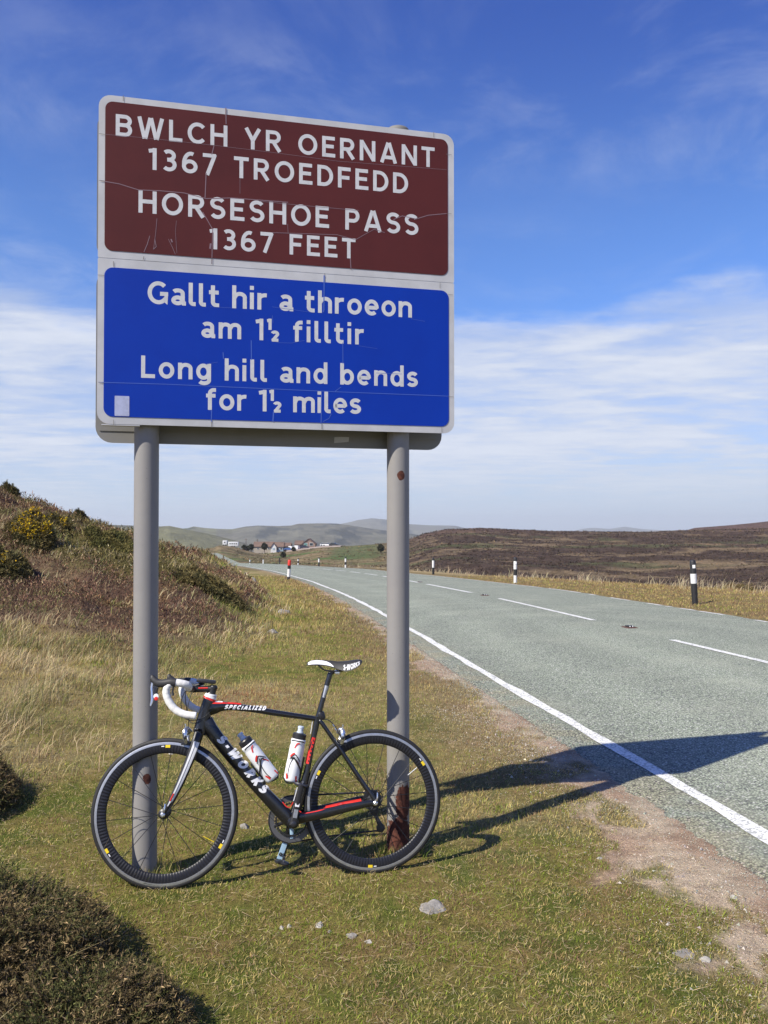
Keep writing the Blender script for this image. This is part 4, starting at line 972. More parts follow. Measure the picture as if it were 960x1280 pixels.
flash(-.35, 1.25, 'whitep', 'stripe', 1.1, bike); flash(.30, .42, 'carbon', 'stripe', 1.7, bike)
a_, b_ = PB(220, 994, 60); mb = MB(); mb.sweep([BS(-921, 92, 61), BS(-937, 60, 62)], .003, .001, n=6, sub=1); mb.build('stripe', M['red'], bike)
for (p_, q_, rr_, mt_) in (((-773, 503), (-769, 512), .0315, 'red'), ((-769, 512), (-765, 522), .030, 'whitep'), ((-765, 522), (-763, 530), .027, 'whitep')):
    mb = MB(); mb.sweep([B(*p_), B(*q_)], [rr_, rr_-.001], [.0225, .0215], n=22, sub=1, e=2.2); mb.build('head_band', M[mt_], frame)
# surface finder for lettering on a tube
def on_tube(P, H, W, e):
    P2 = [Vector(p[:2]) for p in P]
    def f(a, b, lift=1.0):
        best = None; q = Vector((a, b))
        for i in range(len(P2)-1):
            d = P2[i+1]-P2[i]; t = max(0, min(1, (q-P2[i]).dot(d)/d.dot(d))); r = (q-(P2[i]+d*t)).length
            if best is None or r < best[0]: best = (r, H[i]+(H[i+1]-H[i])*t, W[i]+(W[i+1]-W[i])*t)
        r, h, w_ = best; u = min(.985, r/h); return B(a, b, w_*(1-u**e)**(1/e)+lift)
    return f
dts = on_tube(DTP, DTH, DTW, 2.7); tts = on_tube(TTP, TTH, TTW, 2.4)
def tube_text(txt, p0, p1, hgt, surf, mt, par, name='lettering', w=.22, shear=.25, width=None, lift=1.0, **kw):
    p0, p1 = Vector(p0), Vector(p1); d = (p1-p0); Ln = d.length; d.normalize(); nr_ = Vector((-d.y, d.x))
    return put_text(txt, name, M[mt], par, lambda u, v, k: surf(*(p0+d*u+nr_*v), lift=lift+.05*(k % 6)), hgt, Ln, maxd=6, w=w, shear=shear, **kw)
s0 = Vector(q2(196, 392, 28)); s1 = Vector(q2(520, 775, 28)); dd = (s1-s0).normalized(); nrm2 = Vector((-dd.y, dd.x))
tube_text('S-WORKS', s0-dd*10-nrm2*6, s1+dd*8-nrm2*6, 43, dts, 'whitep', dt, w=.29, shear=.35, track=.08)
t0 = Vector(q2(246, 152, 18)); t1 = Vector(q2(536, 163, 18)); tube_text('SPECIALIZED', t0-Vector((4, 3)), t1+Vector((8, -3)), 20, tts, 'whitep', frame, w=.27, shear=.45, track=.08)
def tube_stripe(P, wd, surf, mt, par, nm='stripe', lift=.8):
    mb = MB(); P = [tuple(p)[:2] for p in catm([(*p, 0) for p in P], 6)]; Lp, Rp = ribbon2(P, wd); n = len(Lp)
    Mp = [((a[0]+b[0])/2, (a[1]+b[1])/2) for a, b in zip(Lp, Rp)]
    mb.add([surf(*p, lift=lift) for p in Lp]+[surf(*p, lift=lift) for p in Mp]+[surf(*p, lift=lift) for p in Rp], [(i, n+i, n+i+1, i+1) for i in range(n-1)]+[(n+i, 2*n+i, 2*n+i+1, n+i+1) for i in range(n-1)]); return mb.build(nm, M[mt], par)
tube_stripe([q2(88, 112, 20), q2(180, 113, 20), q2(270, 113, 20), q2(370, 120, 20)], 6.5, tts, 'red', frame)
tube_stripe([q2(98, 92, 20), q2(150, 100, 20), q2(230, 105, 20)], 5.0, tts, 'whitep', frame)
sts = on_tube([(-262, 404), (-268, 370), (-290, 270), (-310, 175), (-333, 90), (-358, 10), (-386, -71)], [16, 15, 13, 14, 19, 24, 28], [15, 14, 13, 15, 18, 24, 32], 2.3)
tube_stripe([q2(915, 372, 14), q2(885, 470, 14), q2(862, 568, 14)], 17, sts, 'red', frame)
tube_text('TARMAC', q2(887, 560, 14), q2(927, 392, 14), 13, sts, 'carbon', frame, w=.24, shear=.2, lift=1.4)
tube_stripe([q2(905, 250, 14), q2(893, 330, 14), q2(890, 345, 14)], 3, sts, 'whitep', frame)
tube_stripe([q4(345, 500, 34), q4(385, 545, 34), q4(420, 548, 34), q4(450, 500, 30)], 5, lambda a, b, lift=0: B(a, b, 35), 'red', frame)
tube_stripe([q4(455, 490, 24), q4(480, 400, 22), q4(492, 350, 20)], 4, lambda a, b, lift=0: B(a, b, 23.5), 'whitep', frame)
cs_f = on_tube([(-392, -66), (-345, -52), (-290, -43), (-225, -34), (-140, -18), (-58, -4), (-5, 2)], [24, 25, 24, 22, 19, 17, 11], [46, 46, 48, 53, 61, 69, 69], 6)
tube_stripe([q4(515, 595, 50), q4(560, 615, 50), q4(700, 590, 52), q4(800, 560, 54), q4(960, 515, 58)], 4, cs_f, 'red', frame)
tube_stripe([q5(190, 555, 58), q5(300, 530, 62), q5(415, 508, 66)], 10, cs_f, 'red', frame)
tube_stripe([q5(215, 553, 58), q5(290, 536, 62)], 3, cs_f, 'whitep', frame, lift=1.3)
tube_stripe([q5(330, 527, 62), q5(395, 514, 66)], 2, cs_f, 'whitep', frame, lift=1.3)
# seat post and saddle
sp_ = part('seat_post', [(-262, 395, 0), (-245, 450, 0), (-222, 527, 0), (-203, 588, 0), (-196, 606, 0), (-180, 614, 0)], [13, 12.5, 12.5, 13, 13, 9], [13, 12.5, 12.5, 13, 12, 10], 2, 'carbon', B, bike)
mb = MB(); mb.sweep([B(-232, 494, 1.5), B(-215, 549, 1.5)], [.009, .012], .0127, n=20, sub=1, cap=False); mb.build('stripe', M['track'], sp_)
mb = MB(); mb.lathe([(.016, -.018), (.019, -.012), (.019, .012), (.016, .018)], 18, B(-244, 408), R=Matrix.Rotation(-.28, 3, 'Y')); mb.build('seat_clamp', M['plastic'], sp_)
mb = MB(); mb.lathe([(.006, -.024), (.012, -.022), (.012, .022), (.006, .024)], 18, B(-165, 612), R=rq); mb.build('saddle_clamp', M['silver'], sp_)
SD = [(-312, 4, 654, 650), (-304, 13, 664, 650), (-288, 18, 672, 649), (-260, 20, 674, 649), (-225, 24, 671, 646), (-190, 30, 668, 638), (-160, 42, 665, 626), (-130, 58, 665, 616), (-100, 68, 667, 622), (-75, 71, 670, 634), (-55, 64, 671, 648), (-44, 40, 669, 658), (-41, 10, 666, 663)]
vs = []; NS = 17
for a, wd, t, e_ in SD:
    for k in range(NS):
        u = -1+2*k/(NS-1); c = wd*math.copysign(abs(u)**.9, u); z = t-(t-e_)*abs(u)**2.6-(2.0*math.exp(-(u*5)**2) if wd > 30 else 0); vs.append(B(a, z, c))
nv = len(vs)
for a, wd, t, e_ in SD:
    for k in range(NS):
        u = -1+2*k/(NS-1); c = wd*math.copysign(abs(u)**.9, u)*.96; z = t-9-(t-9-e_+1)*abs(u)**3; vs.append(B(a, min(z, t-6), c))
mb = MB(); m_s = len(SD); fs = []
for i in range(m_s-1):
    for k in range(NS-1):
        fs.append((i*NS+k, i*NS+k+1, (i+1)*NS+k+1, (i+1)*NS+k)); fs.append((nv+i*NS+k, nv+(i+1)*NS+k, nv+(i+1)*NS+k+1, nv+i*NS+k+1))
    for k in (0, NS-1): fs.append((i*NS+k, (i+1)*NS+k, nv+(i+1)*NS+k, nv+i*NS+k))
mb.add(vs, fs); sad = mb.build('saddle', M['rubber'], bike, sharp=50)
def sad_surf(a, s, lift=1.2):                            # s: -1..1 across
    i = max(0, min(m_s-2, int(np.searchsorted([q[0] for q in SD], a)-1))); t_ = (a-SD[i][0])/(SD[i+1][0]-SD[i][0]); wd, t, e_ = (SD[i][j]+(SD[i+1][j]-SD[i][j])*t_ for j in (1, 2, 3))
    return B(a, t-(t-e_)*abs(s)**2.6+lift*.7, math.copysign((abs(s))**.9, s)*wd+lift)
mb = MB(); ng = 10; sa = [(-305, .45, .95), (-290, .36, .94), (-262, .36, .94), (-235, .42, .95), (-215, .55, .96), (-198, .74, .97), (-184, .92, .98)]
for i in range(len(sa)-1):
    for k in range(4):
        f0, f1 = k/4, (k+1)/4; q = [sad_surf(sa[i][0], sa[i][1]+(sa[i][2]-sa[i][1])*f0), sad_surf(sa[i][0], sa[i][1]+(sa[i][2]-sa[i][1])*f1), sad_surf(sa[i+1][0], sa[i+1][1]+(sa[i+1][2]-sa[i+1][1])*f1), sad_surf(sa[i+1][0], sa[i+1][1]+(sa[i+1][2]-sa[i+1][1])*f0)]; mb.add(q, [(0, 1, 2, 3)])
mb.build('saddle_panel', M['whitep'], sad, flip_fix=False)
put_text('S-WORKS', 'lettering', M['whitep'], sad, lambda u, v, k: sad_surf(-140+u, .97-.35*v/16-.0*u, 1.6+.05*k), 13, 78, maxd=5, w=.20, shear=.3)
for s in (1, -1):
    mb = MB(); mb.sweep([B(-285, 655, s*12), B(-255, 648, s*14), B(-228, 626, s*20), (B(-190, 618, s*22)), B(-140, 618, s*22), B(-105, 630, s*26), B(-72, 650, s*28)], .0036, n=8); mb.build('saddle_rail', M['carbonm'], sad)
# stem, spacers, handlebar
ck = MB(); ck.sweep([BS(-764, 520), BS(-757, 545), BS(-752, 562), BS(-750, 570)], [.018, .017, .019, .014], n=20, sub=2); ck.build('headset_spacer', M['plastic'], bike)
stem = part('stem', [(-748, 552, 0), (-775, 553, 0), (-815, 553, 0), (-846, 555, 0)], [17, 15, 14, 18], [17, 15, 15, 22], 2.2, 'carbonm', BS, bike)
mb = MB(); mb.sweep([BS(-778, 558, 15.4), BS(-822, 558, 15.6)], .0035, .0012, n=6, sub=1); mb.build('stripe', M['red'], stem)
BARP = [(-852, 556, 0), (-852, 556, 40), (-851, 557, 90), (-848, 561, 140), (-842, 570, 176), (-848, 578, 196), (-868, 584, 206), (-895, 589, 209), (-914, 585, 210), (-930, 570, 210), (-935, 545, 210), (-926, 514, 210), (-904, 481, 210), (-876, 459, 211), (-846, 447, 212), (-806, 441, 213)]
full = [(a, b, -c) for a, b, c in reversed(BARP[1:])]+BARP
mb = MB(); k0 = len(BARP)-1
mb.sweep([BS(*p) for p in [(a, b, -c) for a, b, c in reversed(BARP[1:4])]+BARP[:4]], [.0125, .014, .0155, .0158, .0155, .014, .0125], n=14); bar = mb.build('handlebar', M['carbonm'], bike)
for s in (1, -1):
    P = [(a, b, c*s) for a, b, c in BARP[3:]]; Q = catm(P, 7); mb = MB()
    rr = [.0163+.0009*((i % 5)/5) for i in range(len(Q))]; mb.sweep([BS(*p) for p in Q], rr, n=16, sub=1); t_ = mb.build('bar_tape', M['tape'], bar, sharp=60)
    mb = MB(); mb.lathe([(.017, 0), (.016, .004), (.010, .006)], 16, BS(-806, 441, s*213), R=(BS(-780, 437, s*213)-BS(-806, 441, s*213)).to_track_quat('Z', 'Y').to_matrix()); mb.build('bar_plug', M['whitep'], bar)
    hd = MB(); hd.sweep([BS(-893, 588, s*210), BS(-915, 590, s*210), BS(-945, 587, s*209), BS(-970, 589, s*208), BS(-988, 601, s*207), BS(-1000, 615, s*206), BS(-1006, 618, s*206)], [.0185, .019, .0185, .0175, .016, .0135, .008], [.0175, .018, .0165, .016, .0145, .012, .007], n=18, e=2.3); h_ = hd.build('brake_hood', M['rubber'], bar)
    lv = MB(); lv.sweep([BS(-992, 598, s*207), BS(-1000, 575, s*208), BS(-998, 545, s*209), BS(-996, 515, s*212), BS(-1002, 490, s*216)], [.008, .006, .006, .007, .004], [.009, .008, .009, .009, .006], n=12, e=2.5); lv.build('brake_lever', M['silver'] if s > 0 else M['carbonm'], h_)
    sl = MB(); sl.sweep([BS(-975, 570, s*205), BS(-980, 545, s*203), BS(-978, 522, s*200)], [.005, .005, .009], [.003, .003, .005], n=10); sl.build('shift_paddle', M['plastic'], h_)
mb = MB(); mb.lathe([(.004, -.004), (.011, -.003), (.012, 0), (.011, .003), (.004, .004)], 18, BS(-977, 531, 222), R=fq); bdg = mb.build('lever_badge', M['whitep'], bar)
mb = MB(); mb.lathe([(.004, -.0035), (.0085, -.0025), (.0085, .0025), (.004, .0035)], 16, BS(-976, 522, 224), R=fq); mb.build('lever_badge', M['red'], bar)
Rb = Matrix((BS(1000, 0, 0)-BS(0, 0, 0), BS(0, 0, -1000)-BS(0, 0, 0), BS(0, 1000, 0)-BS(0, 0, 0))).transposed()
Rt = Rb@Matrix.Rotation(-.14, 3, 'Y').inverted()
cp = MB(); a0, b0 = q1(528, 133, 0); cp.box(BS(a0, b0+2, 0), (.088, .052, .018), Rt, .006); comp = cp.build('cycle_computer', M['plastic'], bar)
mb = MB(); mb.box(BS(a0-2, b0+11.6, 0), (.062, .038, .001), Rt); mb.build('screen', mat('lcd_screen', (.09, .10, .09), .15), comp)
mb = MB(); mb.sweep([BS(a0-10, b0-5, 0), BS(-846, 568, 0)], .008, n=8, sub=1); mb.build('mount', M['plastic'], comp)
# cables
def cable(P, r=1.9, T_=BS, par=None): 
    mb = MB(); mb.sweep([T_(*p) for p in P], r/1000, n=7, sub=7); return mb.build('cable', M['plastic'], par or frame)
cable([(-862, 560, 110), (-868, 520, 100), (-866, 470, 75), (-862, 420, 40), (-866, 380, 15), (-872, 350, 8)])
cable([(-862, 560, -110), (-880, 500, -90), (-882, 440, -50), (-860, 402, -10), (-826, 400, 22), (-800, 412, 25)])
cable([(-866, 556, 90), (-890, 500, 80), (-880, 430, 60), (-840, 412, 35), (-792, 425, 27), (-760, 455, 24)])
cable([(-240, 392, 12), (-208, 385, 14), (-180, 358, 12), (-158, 320, 10), (-150, 300, 10)], 2.2, B)
for k in (0, 1): 
    mb = MB(); mb.sweep([B(-190+k*10, 366-k*18, 13), B(-184+k*10, 355-k*18, 12.5)], .0034, n=8, sub=1); mb.build('cable_ferrule', M['silver'], frame)
cable([(-800, 358, 20), (-700, 205, 34), (-600, 82, 36), (-520, -10, 36), (-440, -90, 20), (-400, -104, 0)], 1.1, B)
# brakes
def caliper(T_, a, b, s, nm='brake_caliper'):
    mb = MB()
    mb.sweep([T_(a+12*s, b+4, 0), T_(a+2*s, b+20, 14), T_(a-6*s, b+14, 30), T_(a-6*s, b-12, 37), T_(a, b-42, 24)], [.013, .012, .011, .010, .008], [.007, .009, .009, .007, .006], n=12, e=2.6)
    mb.sweep([T_(a+10*s, b+2, 0), T_(a-2*s, b+14, -14), T_(a-6*s, b+6, -30), T_(a-4*s, b-16, -36), T_(a, b-42, -24)], [.013, .012, .010, .009, .008], [.007, .008, .008, .007, .006], n=12, e=2.6)
    o = mb.build(nm, M['silver'], bike)
    mb = MB(); mb.sweep([T_(a-4*s, b+14, 18), T_(a-8*s, b+44, 22)], .0042, n=8, sub=1); mb.lathe([(.007, -.010), (.009, -.006), (.009, .006), (.006, .010)], 14, T_(a-2*s, b+4, 20), R=rq); mb.build('barrel_adjuster', M['silver'], o)
    mb = MB(); mb.lathe([(.005, -.008), (.008, -.006), (.008, .006), (.005, .008)], 14, T_(a-4*s, b-14, 40), R=rq); mb.sweep([T_(a-6*s, b+10, 34), T_(a-12*s, b+2, 42), T_(a-12*s, b-14, 44)], .003, n=7); mb.build('release_lever', M['steel'], o)
    for c in (22, -22): mb = MB(); mb.box(T_(a, b-44, c), (.050, .009, .012), None, .002); mb.build('brake_pad', M['plastic'], o)
caliper(BS, -872, 352, 1); caliper(B, -150, 318, -1)
# cranks, chainrings, chain
BBc = Vector((-386, -71, 0)); M['ringgrey'] = mat('grey_anodised_ring', (.13, .13, .14), .45, .5)
def disc(nm, c, r_out, r_in, th, teeth, mt, par):
    mb = MB(); n = teeth*4 if teeth else 48; vs = []
    for k in range(n):
        an = 2*PI*k/n; r = r_out-(4.5 if teeth and k % 4 in (0, 1) else 0)
        for (rr, cc) in ((r, c+th/2), (r_in, c+th/2), (r_in, c-th/2), (r, c-th/2)): vs.append(B(BBc.x+rr*math.cos(an), BBc.y+rr*math.sin(an), cc))
    mb.add(vs, [(k*4+i, k*4+(i+1) % 4, ((k+1) % n)*4+(i+1) % 4, ((k+1) % n)*4+i) for k in range(n) for i in range(4)]); return mb.build(nm, M[mt], par, sharp=30)
crank = MB(); ca = Vector((-34, 168, 0)).normalized()
def arm(cbase, sgn, ln=172.5):
    mb = MB(); d = ca*sgn; P = [BBc+d*t+Vector((0, 0, cbase+(4 if t > 90 else 0)*(1 if cbase > 0 else -1))) for t in (-6, 20, 60, 110, 155, ln+4)]
    mb.sweep([B(*p) for p in P], [.019, .017, .0135, .012, .012, .011], [.010, .010, .008, .007, .007, .007], n=16, e=2.8); return mb, BBc+d*ln
mb, pe = arm(58, -1 if False else 1); ca_ = ca
# near arm points up along the seat tube
ca = Vector((36, 168, 0)).normalized(); mb, pe = arm(60, 1); ck = mb.build('crank_arm', M['carbonm'], bike)
mb = MB(); mb.lathe([(.012, 0), (.013, .003), (.009, .005)], 20, B(BBc.x, BBc.y, 68), R=(B(0, 0, 1)-B(0, 0, 0)).to_track_quat('Z', 'Y').to_matrix()); mb.build('crank_bolt', M['steel'], ck)
mb = MB(); P0 = BBc+ca*28; P1 = BBc+ca*66; mb.sweep([B(P0.x, P0.y, 70.5), B(P1.x, P1.y, 69)], .0095, .0015, n=8, sub=1, e=5); mb.build('decal', M['track'], ck)
mb = MB(); P0 = BBc+ca*78; P1 = BBc+ca*96; mb.sweep([B(P0.x, P0.y, 68.6), B(P1.x, P1.y, 68)], .010, .0012, n=8, sub=1, e=5); mb.build('decal', M['whitep'], ck)
def pedal(P, s, mt):
    mb = MB(); o = Vector(P)+Vector((0 if s > 0 else -10, 0 if s > 0 else -26, s*38)); q = Vector((12, 6, 0))
    mb.sweep([B(*(Vector(P)+Vector((0, 0, s*4)))), B(*(Vector(P)+Vector((0, 0, s*30))))], .007, n=10, sub=1)
    mb.sweep([B(*(o+Vector((-26, 10, -s*12)))), B(*(o+Vector((-6, 4, 0)))), B(*(o+Vector((20, -4, 0)))), B(*(o+Vector((34, -6, 0))))], [.005, .010, .010, .006], [.012, .020, .024, .016], n=12, e=3); p = mb.build('pedal', M[mt], bike)
    mb = MB(); mb.sweep([B(*(o+Vector((8, 10, -16)))), B(*(o+Vector((14, 14, 0)))), B(*(o+Vector((8, 10, 16))))], .003, n=8); mb.build('pedal_clip', M['silver'], p); return p
pedal(pe, 1, 'steel')
ca = Vector((-40, -168, 0)).normalized(); mb, pe2 = arm(-66, 1); ck2 = mb.build('crank_arm', M['carbon'], bike); ck2['label'] = 'crank arm with pale blue lettering'
p0 = Vector(PB(357, 1052, -55)); p1 = Vector(PB(349, 1074, -55)); mb = MB(); mb.sweep([B(p0.x, p0.y, -55), B(p1.x, p1.y, -55)], .0125, .0015, n=12, sub=1, e=5); pl_ = mb.build('decal', M['bluep'], ck2)
dd = (p0-p1).normalized(); nr_ = Vector((-dd.y, dd.x)); put_text('SR', 'lettering', M['plastic'], pl_, lambda u, v, k: B(*(p1-dd*10-nr_*(-11)+dd*u*1.0-nr_*v*1.0).to_tuple() if False else (p1-dd*12+dd*u-nr_*(11-v)), -50.0+.05*k), 21, 44, w=.24, track=.12)
pedal(pe2, -1, 'plastic')
cr = disc('chainring', -45, 110, 82, 3.5, 53, 'ringgrey', bike); disc('inner_chainring', -38, 81, 70, 3, 39, 'plastic', cr)
for k in range(5):
    an = math.radians(54+72*k); d = Vector((math.cos(an), math.sin(an), 0)); mb = MB(); mb.sweep([B(*(BBc+Vector((0, 0, -45)))), B(*(BBc+d*50+Vector((0, 0, -44)))), B(*(BBc+d*88+Vector((0, 0, -43))))], [.014, .009, .008], [.006, .004, .003], n=10); mb.build('chainring_spider', M['carbonm'] if k not in (3, 4) else M['bluep'], cr)
# cassette, derailleurs, chain
for k in range(10):
    r = 26+2.6*k; mb = MB(); n = 60; c = -44+2.9*k; vs = []
    for i in range(n):
        an = 2*PI*i/n; rr = r-(2.4 if i % 4 in (0, 1) else 0)
        vs += [B(rr*math.cos(an), rr*math.sin(an), c+.8), B(12*math.cos(an), 12*math.sin(an), c+.8), B(12*math.cos(an), 12*math.sin(an), c-.8), B(rr*math.cos(an), rr*math.sin(an), c-.8)]
    mb.add(vs, [(i*4+j, i*4+(j+1) % 4, ((i+1) % n)*4+(j+1) % 4, ((i+1) % n)*4+j) for i in range(n) for j in range(4)]); mb.build('cassette_sprocket', M['steel'], rw_, sharp=30)
rd = MB(); rd.sweep([B(6, -14, -72), B(22, -34, -66), B(14, -58, -52)], [.012, .013, .011], [.010, .012, .010], n=12); rd.sweep([B(14, -55, -46), B(26, -95, -44), B(44, -140, -42)], [.012, .008, .011], [.006, .006, .006], n=12, e=2.6); rdo = rd.build('rear_derailleur', M['carbonm'], bike)
for (a, b) in ((14, -58), (42, -136)):
    mb = MB(); vs = []; n = 44
    mb.lathe([(.006, -.004), (.019, -.003), (.021, 0), (.019, .003), (.006, .004)], 22, B(a, b, -42), R=rq); mb.build('jockey_wheel', M['plastic'], rdo)
mb = MB(); mb.sweep([B(-4, 12, -66), B(-18, 34, -58), B(-6, 50, -52)], .004, n=8); mb.build('cable', M['plastic'], rdo)
mb = MB(); mb.sweep([B(10, 30, -60), B(40, 34, -70), B(62, 4, -74), B(50, -30, -72), B(24, -38, -68)], .0022, n=7, sub=7); mb.build('cable', M['plastic'], rdo)
fd = MB(); fd.sweep([B(-372, 52, -42), B(-345, 42, -44), B(-320, 22, -44), B(-306, -5, -42)], [.010, .011, .010, .007], [.006, .007, .007, .005], n=10, e=3); fdo = fd.build('front_derailleur', M['silver'], bike)
mb = MB(); mb.sweep([B(-346, 70, -16), B(-338, 62, -30), B(-342, 48, -42)], [.012, .009, .008], n=10); mb.build('derailleur_clamp', M['silver'], fdo)
P = []; th0 = math.radians(84)
for t in np.linspace(math.radians(88), math.radians(268), 22): P.append((BBc.x+107*math.cos(t), BBc.y+107*math.sin(t), -45))
P += [(-200, -160, -44), (20, -150, -43), (42, -157, -42), (62, -140, -42), (48, -120, -42), (30, -92, -42), (0, -66, -42), (-8, -50, -42), (14, -36, -42)]
for t in np.linspace(math.radians(-40), math.radians(92), 10): P.append((33*math.cos(t), 33*math.sin(t), -36))
ch = MB(); ch.sweep([B(*p) for p in P], .0042, .0038, n=4, sub=2, closed=False); ch.sweep([B(-2, 33, -36), B(BBc.x+4, BBc.y+107, -45)], .0042, .0038, n=4, sub=1); ch.build('chain', M['steel'], bike)
# bottle cages
def bottle(p0, p1, lab, r=36, roll=0.0):
    """p0 nozzle tip, p1 bottom centre, in bicycle (a,b)"""
    p0 = Vector((*p0, 0)); p1 = Vector((*p1, 0)); ax = (p0-p1); Lh = ax.length; ax.normalize(); sd = Vector((-ax.y, ax.x, 0))
    wp = bike.matrix_world@B(*p1); o = empty('water_bottle'); Mz = Matrix((bike.matrix_world.to_3x3()@(B(*sd)-B(0, 0, 0)).normalized(), bike.matrix_world.to_3x3()@(B(0, 0, 1)-B(0, 0, 0)).normalized(), bike.matrix_world.to_3x3()@(B(*ax)-B(0, 0, 0)).normalized())).transposed()
    if Mz.determinant() < 0: Mz.col[0] = -Mz.col[0]
    m4 = Mz.to_4x4(); m4.translation = wp; o.matrix_world = m4; tag(o, lab, 'bottle', 'bottles in the cages of the bicycle'); H_ = Lh/1000; r_ = r/1000
    prof = [(.001, .0), (r_*.86, .001), (r_*.97, .008), (r_, .016), (r_, H_*.34), (r_*.985, H_*.36), (r_*.975, H_*.40), (r_*.985, H_*.62), (r_*.93, H_*.66), (r_*.93, H_*.68), (r_*.985, H_*.71), (r_*.97, H_*.75), (r_*.88, H_*.765)]
    mb = MB(); mb.lathe(prof, 40); b_ = mb.build('bottle_body', M['bottle'], o, sharp=60)
    mb = MB(); mb.lathe([(r_*.84, H_*.765), (r_*.90, H_*.768), (r_*.91, H_*.845), (r_*.80, H_*.865), (r_*.45, H_*.875), (r_*.42, H_*.885)], 36); mb.build('bottle_cap', M['plastic'], o)
    mb = MB(); mb.lathe([(r_*.46, H_*.87), (r_*.46, H_*.895), (r_*.36, H_*.90), (r_*.36, H_*.955), (r_*.42, H_*.96), (r_*.42, H_*.99), (r_*.22, H_)], 24); mb.build('nozzle', M['nozzle'], o)
    def wrap(P, wd, mt, lift, nm='print'):
        P = [tuple(p)[:2] for p in catm([(*p, 0) for p in P], 6)]; Lp, Rp = ribbon2(P, wd); m = MB(); n = len(Lp)
        f = lambda p: ((r_+.0005+lift)*math.cos(p[0]/r+PI/2*1+roll), (r_+.0005+lift)*math.sin(p[0]/r+PI/2+roll), p[1]/1000)
        m.add([f(p) for p in Lp]+[f(p) for p in Rp], [(i, n+i, n+i+1, i+1) for i in range(n-1)]); m.build(nm, M[mt], o, smooth=False, flip_fix=False)
    h = H_*1000; s_ = 1
    wrap([(-26, h*.40), (-10, h*.47), (0, h*.49), (12, h*.45), (30, h*.38)], 4.5, 'plastic', .0003)
    wrap([(-26, h*.37), (-10, h*.435), (0, h*.455), (12, h*.415), (30, h*.345)], 4.5, 'whitegrey', .0002)
    wrap([(-24, h*.44), (-14, h*.49), (-4, h*.515)], 8, 'red', .0002); wrap([(6, h*.40), (18, h*.36), (30, h*.30)], 6, 'red', .0004)
    wrap([(-4, h*.45), (-16, h*.33), (-20, h*.18), (-14, h*.06)], 4, 'plastic', .0005); wrap([(22, h*.12), (26, h*.07), (30, h*.03)], 10, 'red', .0003); wrap([(-30, h*.14), (-24, h*.10), (-20, h*.05)], 9, 'red', .0003)
    wrap([(-10, h*.60), (-2, h*.68), (10, h*.70)], 6, 'red', .0000); wrap([(-36, h*.72), (-20, h*.735), (0, h*.735), (20, h*.735), (36, h*.72)], 5, 'plastic', .0)
    return o
M['bottle'] = mat('translucent_white_plastic', (.76, .77, .78), .35, 0, .04, 20); M['bottle'].node_tree.nodes['Principled BSDF'].inputs['Subsurface Weight'].default_value = .0
M['nozzle'] = mat('grey_clear_nozzle', (.52, .58, .66), .25); M['whitegrey'] = mat('grey_print', (.45, .47, .50), .5)
B1 = ((-633, 342), (-474, 127)); B2 = ((-340, 364), (-393, 110))
bottle(*B1, 'white water bottle with red and black print lying along the down tube', roll=.25)
bottle(*B2, 'white water bottle with red and black print standing along the seat tube', roll=-.15)
def cage(p0, p1, side):
    p0 = Vector((*p0, 0)); p1 = Vector((*p1, 0)); ax = (p0-p1).normalized(); sd = Vector((-ax.y, ax.x, 0))*side
    for s in (1, -1):
        P = [p1+ax*20+sd*39, p1+ax*4+sd*20+Vector((0, 0, s*18)), p1-ax*5+Vector((0, 0, s*22)), p1-ax*5-sd*20+Vector((0, 0, s*20)), p1+ax*14-sd*38+Vector((0, 0, s*14))]
        mb = MB(); mb.sweep([B(*p) for p in P], .0028, n=8)
        P = [p1+ax*30+sd*39, p1+ax*60+sd*34+Vector((0, 0, s*24)), p1+ax*90+sd*12+Vector((0, 0, s*37.5)), p1+ax*112-sd*10+Vector((0, 0, s*38)), p1+ax*108-sd*22+Vector((0, 0, s*33))]
        mb.sweep([B(*p) for p in P], [.0028, .0035, .004, .0035, .003], [.0028, .0022, .002, .002, .002], n=8); mb.build('bottle_cage', M['plastic'], bike)
    mb = MB(); mb.sweep([B(*(p1+ax*5+sd*41)), B(*(p1+ax*120+sd*41))], .004, .010, n=8, sub=1, e=4); mb.build('bottle_cage', M['plastic'], bike)
cage(*B1, 1); cage(*B2, -1)

# ------------------------------------------------------------------ verge marker posts
M['postb'] = mat('black_post_plastic', (.022, .022, .024), .5, 0, .3, 10); M['postw'] = mat('white_post_plastic', (.72, .72, .71), .5, 0, .15, 12)
M['postr'] = mat('red_post_plastic', (.62, .04, .025), .45); M['refl'] = mat('white_reflector', (.85, .85, .85), .2)
def marker_post(px, py, Yt, bands, hgt, lab, tilt=0., r=.062, group='marker posts along the road verges'):
    X = (px-480)/FPX*Yt; z = float(land(X, Yt)); zt = CAMH+(660-py)/FPX*Yt; o = empty('marker_post', (X, Yt, max(z-.02, min(z+.06, zt))), (0, tilt, 0)); tag(o, lab, 'marker post', group)
    z0 = -.15; 
    for i, (f, mt) in enumerate(bands):
        z1 = hgt*f; mb = MB(); rr = r+(.0015 if i % 2 else 0); last = i == len(bands)-1
        prof = [(rr, z0), (rr, z1)]+([(rr*.9, z1+.018), (rr*.6, z1+.034), (.002, z1+.042)] if last else [])
        mb.lathe(prof, 20); mb.build('cap' if last else 'post_band', M[mt], o, sharp=50); z0 = z1-.0005
    return o
A_ = [(.46, 'postb'), (.70, 'postw'), (1.0, 'postb')]
o = marker_post(868, 750, 19.15, A_, .90, 'near black marker post with one white band and small reflector, right verge', -.05, .066)
for (sx, sz) in ((-.002, .79),): mb = MB(); mb.box((sx, -.064, sz), (.062, .012, .075), None, .003); mb.build('reflector', M['refl'], o)
Bn = [(.27, 'postw'), (.53, 'postb'), (.88, 'postw'), (1.0, 'postb')]
